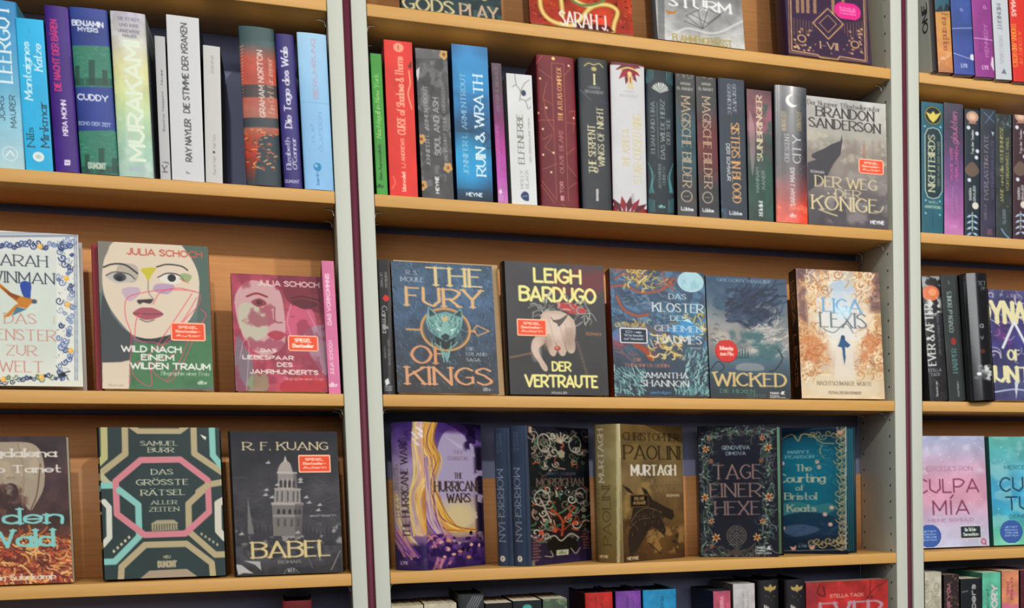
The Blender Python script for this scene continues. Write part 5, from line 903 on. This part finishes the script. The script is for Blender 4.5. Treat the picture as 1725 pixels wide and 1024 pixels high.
eg = Canvas(16, 200, (0, 0), (16, 0), (0, 200)); eg.fill('6f9a7c')
r1, *_ = turned('midnight blue cover wreathed in peach flowers, with green printed page edge', 'r', (1137, 876), (1180, 1325), -33, None, .04, r_hf, None, (645, 85, 1118, 90, 672, 862), (0, 0, 1, 0, 0, 1), (1118, 88), Y=.012, col='1c1e28', pages='6f9a7c', **bk)
r2, *_ = turned('teal cover with golden vine frame and blue printed page edge', 's', (488, 908), (1300, 1451.5), -44, .135, .042, s_bf, None, (95, 90, 460, 108, 105, 905), (0, 0, 1, 0, 0, 1), (462, 108), Y=.012, col='14303c', pages='1f5c6c', **bk)

# ---------------------------------------------------------------- bay beyond the second strip
def F_(y0): return y0
def f_night(c):
    c.fill('2c6474'); c.n(40, .1, 101); c.E(727, 342, 45, 48, '17262a'); c.E(727, 342, 42, 45, 'c8b868', ring=2); c.P([(690, 325), (715, 335), (727, 318), (740, 335), (768, 322), (745, 360), (727, 378), (708, 360)], 'd4c464'); c.P([(686, 440), (700, 410), (727, 402), (755, 410), (770, 440), (774, 720), (755, 752), (727, 760), (700, 752), (688, 720)], '1c3a42'); c.L([(686, 440), (700, 410), (727, 402), (755, 410), (770, 440), (774, 720), (755, 752), (727, 760), (700, 752), (688, 720)], 4, 'c8ccc0', cl=True)
    c.T('NIGHTBIRDS', 700, 438, 738, 726, 'ddd6b0', .14, 1, 90); c.T('DER KUSS DER MAGIE', 750, 470, 760, 695, 'a8a080', .16, 0, 90); c.T('KATE J.', 705, 772, 752, 785, 'a8b8a0', .18); c.T('ARMSTRONG', 684, 795, 768, 810, 'a8b8a0', .18); c.L([(725, 830), (726, 908)], 2.5, '1c4450'); [c.E(x, y, 5, 5, '8cc0cc') for x, y in ((685, 398), (765, 396), (690, 770), (762, 772), (690, 835), (762, 840))]
def f_pur(c):
    c.g('4c4a58', '463f54', '5a4668', '704f80', '8a5c90', 'a868a0', 'b478a8'); c.n(20, .12, 102); c.T('WAS WIR', 812, 508, 828, 672, 'c45c98', .18, 0, 90); c.T('VERLOREN', 838, 500, 854, 682, 'c45c98', .18, 0, 90); c.T('glaubten', 814, 330, 850, 490, 'c8749c', .09, 0, 90, it=.3); c.T('BRITTAINY', 820, 700, 832, 838, '9c80a8', .15, 0, 90); c.T('CHERRY', 842, 745, 854, 838, '9c80a8', .15, 0, 90); c.T('LYX', 815, 898, 848, 912, 'c8a0c8', .16)
def f_flo(bg, seed, x=0):
    def f(c):
        c.fill(bg); r = random.Random(seed)
        c.E(925+x, 350, 30, 28, 'b89484'); c.E(925+x, 350, 16, 16, 'd8b8a0'); c.P([(900+x, 385), (925+x, 368), (950+x, 385)], 'a87c6c')
        c.T('Tag der Seelen', 918+x, 415, 932+x, 540, 'c8ccc8', .2, 1, 90)
        for px_, py in ((906, 405), (945, 552), (910, 667), (950, 520), (948, 432)): c.E(px_+x, py, 9, 10, 'd4d8e4')
        c.P([(890+x, 610), (925+x, 575), (960+x, 620), (930+x, 650), (900+x, 640)], '6c5a50', sm=True); c.T('SANDRA', 908+x, 705, 922+x, 770, 'c0c4c0', .2, 0, 90); c.T('GRAUER', 928+x, 695, 942+x, 775, 'c0c4c0', .2, 0, 90); c.E(940+x, 795, 16, 18, 'd8d4c8')
        for k in range(4): leaf(c, 925+x, 840+k*30, 2.6, 34, 'a8c0dc'); leaf(c, 925+x, 840+k*30, .5, 34, 'a8c0dc'); 
        c.L([(925+x, 830), (925+x, 920)], 6, '9cb0a8')
    return f
def f_ever(c):
    c.g('3a4450', '363a48', '38384c', '3a384c', '403a50'); c.n(20, .2, 103); c.T('EVERLASTING FATE', 985, 443, 1006, 768, 'a49a9c', .12, 1, 90); c.T('ARIELLA', 985, 790, 998, 870, '7c7888', .15, 1, 90); c.T('VON FEUER UND KÄLTE', 1020, 470, 1032, 770, '6c6880', .13, 0, 90); c.L([(985, 330), (1035, 380)], 3, '6c88b0'); c.L([(1035, 325), (990, 385)], 3, '6c88b0'); c.R(1000, 915, 1025, 945, '8c5c6c', .6); c.P([(1020, 425), (1035, 430), (1028, 450)], 'a8b8c8')
def f_jane(c):
    c.fill('343c3c'); c.n(16, .3, 104); c.T('JANE und die GEHEIMNISSE', 1066, 400, 1084, 782, 'c0b468', .15, 1, 90); c.T('VON BRANWELL HALL', 1096, 450, 1112, 722, 'c0b468', .14, 1, 90); c.T('GLÄSER', 1080, 815, 1096, 890, '8c98a0', .14, 0, 90); c.L([(1075, 915), (1092, 940), (1118, 965)], 9, '6c88a4', sm=True); c.D(16, 1048, 340, 1125, 400, ['56687c', '6c8094'], 12, 4, 6); [c.L([(1105-6, y), (1105+6, y)], 2, 'c0b468') for y in (385, 800)]
G4 = 'spines beyond the second maroon strip'
for lb, q, ar, cl in (('teal spine with a gold bird in a black circle', (668,275,778,278,670,933,780,938), f_night, '1c3c48'), ('spine fading from slate to pink with magenta letters', (782,280,880,292,785,940,883,946), f_pur, '3a3048'),
    ('dark green spine with white blossoms and a peach flower head', (888,312,962,315,888,946,965,951), f_flo('22303a', 5), '1c2428'), ('plain dusk blue spine with thin serif title', (968,310,1042,318,968,951,1045,958), f_ever, '24222e'),
    ('mossy dark spine with two lines of yellow lettering', (1045,335,1125,340,1048,958,1128,966), f_jane, '202624'), ('maroon spine with white blossoms, cut by the picture edge', (1132,340,1218,348,1133,966,1218,974), f_flo('402832', 6, 247), '30202a')):
    spine_book(lb, 'B', 'f', q, ar, col=cl, group=G4)
def hq(x0, x1, y0, y1, dx=32, dy=575): return (x0-dx, y0-dy, x1-dx+1, y1-dy, x0, y0, x1, y1)
def h_dark(c): c.fill('221c1c')
def h_fire(c): c.g('b88a50', 'b88a50', 'c49050', 'c09050', 'c48a54', 'b87c54'); c.n(16, .12, 111); c.R(1300, -400, 1420, 50, '2c5c6c'); c.P([(1320, 50), (1350, 20), (1360, 50), (1375, 10), (1400, 50)], '1c2c34'); c.T('Fire and Ice', 1356, 60, 1388, 226, '8c4c38', .12, 1, -90); c.cloud('e0b898', 8, .55, .1, 5, .8, (1335, 225, 1410, 300))
def h_lyb(c): c.g('3c5494', '3c5494', '3a5090', '46549a'); c.n(24, .12, 112); c.L([(1400, 125), (1495, 128)], 3, 'b0b8d8'); c.L([(1405, 235), (1500, 275)], 3, 'b0b8d8'); c.E(1492, 260, 10, 14, 'd8dcec'); c.T('p', 1428, 25, 1446, 60, 'c8c4dc', .1, 0, 90); c.T('LYX', 1440, 286, 1470, 305, 'c8cce4', .16)
def h_lyp(c): c.fill('8e3f88'); c.n(24, .1, 113); c.T('KENNEDY', 1545, 110, 1562, 262, 'c088bc', .14, 0, 90); c.T('RYAN', 1520, 150, 1534, 240, '743070', .14, 0, 90); c.T('p', 1530, 20, 1552, 50, 'd8a8d8', .1, 0, 90); c.L([(1500, 170), (1590, 190)], 3, 'd8b0d8'); c.P([(1580, 260), (1600, 285), (1590, 330), (1575, 300)], 'd8c8dc'); c.T('LYX', 1535, 298, 1565, 318, 'dcb8dc', .16)
def h_mid(c): c.fill('bfc4ca'); c.T('MIDNIGHT', 1602, 18, 1622, 140, '5c6470', .14, 1, -90); c.T('SARAH J. MAAS', 1612, 162, 1632, 292, 'a0a4ac', .14, 1, -90); c.P([(1622, 335), (1634, 312), (1646, 340)], '6c7480')
def h_red(c): c.fill('d03026'); c.T('MAAS', 1665, -5, 1688, 76, 'e8d8d0', .18, 0, -90); c.T('THORNS AND ROSES', 1668, 105, 1692, 306, 'd89838', .15, 1, -90); c.T('A COURT OF', 1700, 145, 1716, 300, 'd89838', .15, 1, -90)
kb = dict(Y=-.010, group='protruding spines on the top shelf')
ob = Canvas(140, 215, (0, 0), (140, 0), (0, 215)); ob.fill('d6d6d0'); ob.T('ONE', 108, 97, 132, 146, '3c3c3c', .14, 0, 90)
for lb, q, ar, cl, hd in (('dark spine whose grey back cover shows beside the side panel', hq(1312, 1334, 314, 317), h_dark, '8c8c88', False), ('orange and teal spine with an upright script title', hq(1339, 1405, 319, 328), h_fire, '7c4030', False), ('blue spine with a thin white curved line', hq(1411, 1502, 330, 342), h_lyb, '5c4450', False),
    ('magenta purple spine with a white petal', hq(1506, 1592, 345, 359), h_lyp, '6c4060', False), ('pale grey spine with small slate capitals', hq(1598, 1670, 360, 368), h_mid, 'b0a0a8', False), ('scarlet spine with golden lettering, cut by the picture edge', hq(1677, 1765, 370, 383), h_red, 'a02018', False)):
    spine_book(lb, 'A', 'h', q, ar, col=cl, hard=hd, pages='8c7468', w=.125, back=ob.out() if 'grey back' in lb else None, **kb)
def m_ea(c):
    c.fill('26262a'); c.n(14, .3, 121); c.cloud('b8bcbc', 10, .5, .1, 4, .8, (880, 160, 1040, 240)); c.E(975, 268, 52, 46, 'd07850'); c.E(985, 262, 24, 22, 'e89c70'); c.cloud('dfe0de', 9, .45, .1, 6, .95, (950, 300, 1040, 400)); c.T('EVER & AFTER', 948, 330, 1000, 702, 'd8dad8', .16, 1, 90); c.T('DER SCHLAFENDE PRINZ', 1018, 390, 1032, 640, '7c7c80', .12, 0, 90); c.T('STELLA', 962, 718, 1042, 738, '9c9a9c', .16); c.T('TACK', 975, 745, 1035, 765, '9c9a9c', .16); c.T('Ravensburger', 1006, 792, 1020, 888, 'c8c8c8', .18, 0, 90); c.D(20, 940, 780, 1080, 910, ['8c4c3c', '5c4038'], 5, 4, 8)
def m_cov(c):
    c.fill('343a3a'); c.n(24, .15, 122); c.T('I', 1082, 195, 1094, 218, 'a8b4b0', .14); c.T('COVEN of BONES', 1082, 258, 1112, 505, '9cb4ac', .15, 1, 90); c.E(1118, 558, 16, 22, '9c3438'); c.T('HARPER', 1108, 600, 1142, 750, '5c8c88', .16, 1, 90); c.T('carlsen', 1138, 798, 1152, 892, 'b0b8b4', .18, 0, 90)
def m_blk(c):
    c.fill('161618'); c.T('SCT', 1252, 200, 1302, 228, '8c9094', .14, 1); c.T('PP', 1270, 235, 1300, 258, '8c9094', .14, 1); c.T('a', 1258, 440, 1290, 480, '9ca0a4', .14); c.T('v', 1262, 512, 1292, 550, '8c9094', .14); c.T('e', 1268, 592, 1298, 630, '7c3c34', .14); r = random.Random(3)
    for i in range(26): c.E(1290+r.uniform(-50, 45), 745+r.uniform(-38, 42), 14, 11, r.choice(['c4c8c8', '8c9090', 'dcdede', '54585a']))
    c.R(1180, 160, 1190, 900, '5c6064', .6)
def m_dyn(c):
    c.g('50507c', '3c3c68', '403c6c', '44407c', '3c3c64', '4c5078', '44446c'); c.n(16, .25, 123); c.cloud('6c3c7c', 20, .5, .1, 4, .9, (1330, 440, 1480, 600)); c.D(40, 1330, 280, 1554, 700, ['8c84a0', 'a8a0b4', '5c3c7c', 'c8c0c8'], 26, 8, 9, None, .8, 1.1); k = 'dcd6ac'
    c.T('P. J. RIED', 1390, 276, 1520, 298, 'a8a4b8', .13); c.T('DYNASTY', 1262, 318, 1770, 468, k, .17, 1); c.T('OF', 1440, 618, 1525, 692, k, .18, 1); c.T('HUNTERS', 1290, 722, 1800, 832, k, .2, 1); c.L([(1415, 610), (1480, 450), (1560, 600)], 16, 'd8dce0'); c.L([(1370, 885), (1500, 868), (1620, 890)], 9, 'b0bcd0', sm=True); c.P([(1490, 820), (1502, 935), (1514, 820)], 'c8ccd8')
spine_book('black spine with an orange ball and white ornate title, leaning on the side panel', 'C', 'm', (922,165,1030,168,975,912,1086,915), m_ea, Y=.006, col='1c1a1c', mat='gloss', group='dark spines on the third shelf')
spine_book('dark spine with grey-green title and a red dot', 'C', 'm', (1037,158,1140,163,1092,915,1195,918), m_cov, Y=.006, col='242828', group='dark spines on the third shelf')
spine_book('thick glossy black spine with a white rose', 'C', 'm', (1176,150,1312,155,1228,908,1370,910), m_blk, Y=-.012, col='141416', mat='lacquer', hard=True, bulge=.008, pages='8c7060', group='dark spines on the third shelf')
front_book('indigo cover with jagged cream capitals, cut by the picture edge', 'C', 'm', (1318,250,1790,258,1376,935,1850,940), m_dyn, Y=.012, t=.03, lean=math.radians(7), col='2c2c4c', group=G3)
def t_mia(c):
    c.g('9ea6c4', 'b4aec8', 'c8a4bc', 'cc98b0', 'cc9ab0', 'bfa8c0', 'b8b4cc', 'b4b8d0'); c.n(26, .12, 131); c.cloud('dcd8e8', 20, .55, .2, 5, .5, (60, 100, 500, 300)); r = random.Random(4); [c.E(r.uniform(80, 520), r.uniform(110, 690), 2.5, 2.5, 'f0ecf4') for i in range(40)]
    c.T('MERCEDES RON', 160, 263, 430, 290, '9c8098', .12); c.T('CULPA', 130, 330, 466, 408, '7a3c58', .1); c.T('MÍA', 218, 445, 415, 526, '7a3c58', .1, sp=2.4); c.T('MEINE SCHULD', 196, 545, 440, 563, '946c84', .13); c.E(495, 672, 15, 17, '9c5c74'); c.P([(500, 688), (514, 694), (508, 675)], '9c5c74'); c.E(495, 672, 9, 10, 'c49cac')
def t_tuya(c):
    c.g('5ca49c', '58a4a8', '5ea8b8', '4ca0c0', '3c94bc', '449cb4', '5cac9c', '74bca0'); c.n(26, .14, 132); c.cloud('9ccccc', 20, .5, .2, 5, .5); r = random.Random(7); [c.E(r.uniform(560, 920), r.uniform(120, 690), 2.5, 2.5, 'e0f4f0') for i in range(30)]
    c.T('MERCEDES RON', 602, 266, 862, 288, '2c6474', .12); c.T('CULPA', 578, 328, 905, 408, '173c54', .1); c.T('TUYA', 610, 432, 880, 508, '173c54', .1); c.T('DEINE SCHULD', 630, 530, 860, 549, '2c6474', .13)
BL_ = disc('3c5ca0', 'b8c8e4', 'JETZT', 'ROMAN-', 'VORLAGE', 'ZUM FILM')
front_book('pink and lilac cover with thin maroon capitals, blue badge and black sticker', 'D', 't', (75,103,490,97,112,703,527,697), t_mia, Y=.055, t=.03, lean=math.radians(5), col='8c7c90', stickers=[(145, 578, 266, 698, BL_, 'blue round badge', .5), (366, 583, 482, 658, TIK2, 'black sticker with white border', .14)], group=G3)
front_book('turquoise cover with thin navy capitals and blue badge, beside the pink one', 'D', 't', (522,116,940,108,550,696,968,690), t_tuya, Y=.055, t=.03, lean=math.radians(5), col='2c6468', stickers=[(583, 563, 700, 683, BL_, 'blue round badge', .5)], group=G3)

VIS = (0.0, 0.3)
# ---------------------------------------------------------------- lowest row: only the heads of the books are in view
def tops(bg, *ops):
    def f(c):
        c.fill(bg); c.n(12, .15, len(bg)+int(bg[:2], 16))
        for o in ops: o(c)
    return f
G5 = 'books on the lowest shelf in view'
for lb, q, ar, cl, pg, kw in (
    ('cream spine against the grey side panel', (35,352,240,346), tops('b8ae98'), '8c7c68', 'a89c80', {}),
    ('cream spine beside a dark silver-streaked spine', (246,338,455,331), tops('c0b8a2'), '8c8068', 'b0a68c', {}),
    ('dark spine with silver diagonal streaks', (464,276,632,271), tops('34363a', *[(lambda k: lambda c: c.L([(520+k*16, 360), (560+k*16, 285)], 4, 'a0a4a8'))(k) for k in range(5)]), '1c1c1e', '3c3834', {'hard': True}),
    ('black spine with bright page tops', (642,334,815,326), tops('1c1c1e'), '18181a', 'c8bea8', {}),
    ('black spine with a turquoise disc', (820,318,1003,308), tops('1c2224', lambda c: c.E(912, 358, 30, 20, '4c9c94')), '18181a', 'c8bea8', {}),
    ('mossy green mottled spine', (1012,306,1168,297), tops('4c5c4c', lambda c: c.cloud('76886c', 8, .5, .1, 3, .8)), '28302a', 'b8b09c', {}),
    ('bright red spine with fine dark lettering', (1283,265,1462,257), tops('b4302c', lambda c: c.T('MAAS SARAH', 1345, 290, 1362, 420, '7c1c1c', .14, 0, -90), lambda c: c.T('THRONE', 1380, 290, 1398, 420, '7c1c1c', .14, 0, -90)), '3c1414', '2c1c1c', {'hard': True}),
    ('violet spine with fine dark lettering', (1480,255,1645,249), tops('7c4a9c', lambda c: c.T('CRESCENT', 1548, 285, 1566, 420, '4c2c64', .14, 0, -90), lambda c: c.T('CITY', 1580, 285, 1598, 400, '4c2c64', .14, 0, -90)), '2c1c38', '241828', {'hard': True}),
    ('sky-blue spine with fine dark lettering', (1657,247,1872,240), tops('2c88b4', lambda c: c.T('PEARSON', 1770, 285, 1790, 430, '1c5070', .14, 0, -90)), '1c3044', '1c2830', {'hard': True})):
    spine_book(lb, 'E', 'u', q, ar, Y=.006, w=.13, col=cl, pages=pg, group=G5, **kw)
moth = lambda x: (lambda c: (c.P([(x-42, 222), (x-14, 228), (x-5, 212), (x+5, 212), (x+12, 228), (x+40, 218), (x+34, 242), (x+8, 252), (x, 264), (x-8, 252), (x-34, 246)], 'a8925c'), c.T('F', x-40, 338, x-8, 362, 'c8c4bc', .2, 0, 90), [c.E(x+d, 285+(d*7) % 30, 3, 3, '8c8878') for d in (-30, -12, 8, 26)]))
for lb, q, ar, cl, pg, kw in (
    ('pink spine with dark blue patterned cover side', (464,255,575,248), tops('b0566c', lambda c: c.T('DEBRA', 508, 285, 532, 380, 'dca8b0', .18, 0, 90)), '1c2844', '2c2c3c', {}),
    ('white spine beside two black moth spines', (592,208,732,203), tops('b8b4b4', lambda c: c.T('DER HERZ', 650, 255, 664, 370, '8c8888', .13, 0, -90), lambda c: c.T('LETZTES', 680, 258, 694, 380, '8c8888', .13, 0, -90)), '6c6464', '8c8480', {}),
    ('black spine with a golden moth, next to the white spine', (748,183,885,181), tops('201e22', moth(826)), '161418', '1c1a1c', {'hard': True, 'bulge': .006}),
    ('black spine with a golden moth, next to the red face-out cover', (922,180,1056,178), tops('201e22', moth(998)), '161418', '1c1a1c', {'hard': True, 'bulge': .006})):
    spine_book(lb, 'E', 'v', q, ar, Y=.006, w=.13, col=cl, pages=pg, group=G5, **kw)
def v_st(c):
    c.g('a8302f', 'b4302e', 'b02c2c', 'a02c2c'); c.n(14, .25, 141); c.L([(1480, 185), (1475, 270), (1455, 300)], 5, '4c1418', sm=True); c.L([(1475, 270), (1520, 230), (1580, 205)], 4, '4c1418', sm=True); c.L([(1150, 200), (1135, 250), (1180, 270), (1175, 215)], 8, '4c1c20', sm=True); c.E(1487, 290, 8, 8, '5c1c1c'); c.R(1062, 180, 1135, 800, '8c3440', .5)
    c.T('STELLA TACK', 1214, 262, 1434, 284, 'd8a89c', .17); c.T('EVER', 1140, 305, 1560, 440, 'b08c94', .16, 1); c.T('AFTER', 1140, 470, 1560, 600, 'b08c94', .16, 1)
P0 = at(*ph('v', (1062, 200)), .012); P1 = at(*ph('v', (1592, 178)), .012)
cst = Canvas(140, 205, (1062, 185), (1595, 185), (1062, 970)); v_st(cst)
book('red cover with pale lettering and dark swirls, face out at the end of the row', (P0[0], .012, ZS['E']+.0004), P1[0]-P0[0], .035, P0[2]-ZS['E'], yaw=0, lean=0.0, front=cst.out(), col='5c1c20', group=G5, pages='8c6c60')
for lb, q, ar, cl, pg in (
    ('ivory spine with gold-grey lettering against the side panel', (182,836,270,831), tops('b9b5a6', lambda c: c.T('IMMER WENN', 180, 880, 202, 1100, '8c8468', .13, 0, 90), lambda c: c.T('DU', 206, 935, 226, 1060, '8c8468', .13, 0, 90), lambda c: c.T('REGEND', 232, 890, 258, 1120, '8c8468', .13, 0, 90)), '5c5850', 'a8a294'),
    ('dark speckled spine with pink letters', (284,850,364,848), tops('34282c', lambda c: c.D(60, 285, 850, 368, 1024, ['6c5444', '1c1418', '8c6c54'], 8, 4, 3), lambda c: c.T('FOR YOU', 300, 900, 318, 1060, 'd88a98', .2, 0, 90)), '2c2020', '6c5c50'),
    ('black spine with large grey word reading upwards', (373,871,485,868), tops('1e2228', lambda c: c.T('Whispers', 420, 900, 455, 1180, 'b0b0ac', .16, 0, 90), lambda c: c.L([(380, 940), (410, 935)], 4, '8c8c88')), '14161a', 'b8b4a0'),
    ('mint green spine with pink and white letters', (488,838,586,832), tops('62b096', lambda c: c.T('STORY', 535, 898, 570, 1100, 'e8c8d0', .2, 0, 90), lambda c: c.T('Our Secret', 505, 925, 525, 1150, '2c5c50', .1, 0, 90, it=.3)), '3c8070', 'b0c0a8'),
    ('apricot to pink spine with plum lettering', (591,828,682,827), tops('cc8868', lambda c: c.T('KATHINKA', 636, 865, 652, 985, '8c3c50', .16, 0, -90), lambda c: c.T('ENGEL', 616, 885, 632, 960, '8c3c50', .16, 0, -90), lambda c: c.cloud('c86c94', 20, .4, .1, 3, .8, (590, 940, 700, 1100))), '7c4038', 'c0a890'),
    ('dark maroon spine, cut by the picture edge', (691,826,790,822), tops('5a2630'), '3c1820', '7c5c54')):
    spine_book(lb, 'E', 't', q, ar, Y=.006, w=.13, col=cl, pages=pg, group=G5)
spine_book('dark red topped book standing alone on the dark lowest shelf', 'E', 'o', (322,990,474,986), tops('6c2024'), Y=.01, w=.13, col='3c1418', hard=True, pages='1c1416', group=G5)
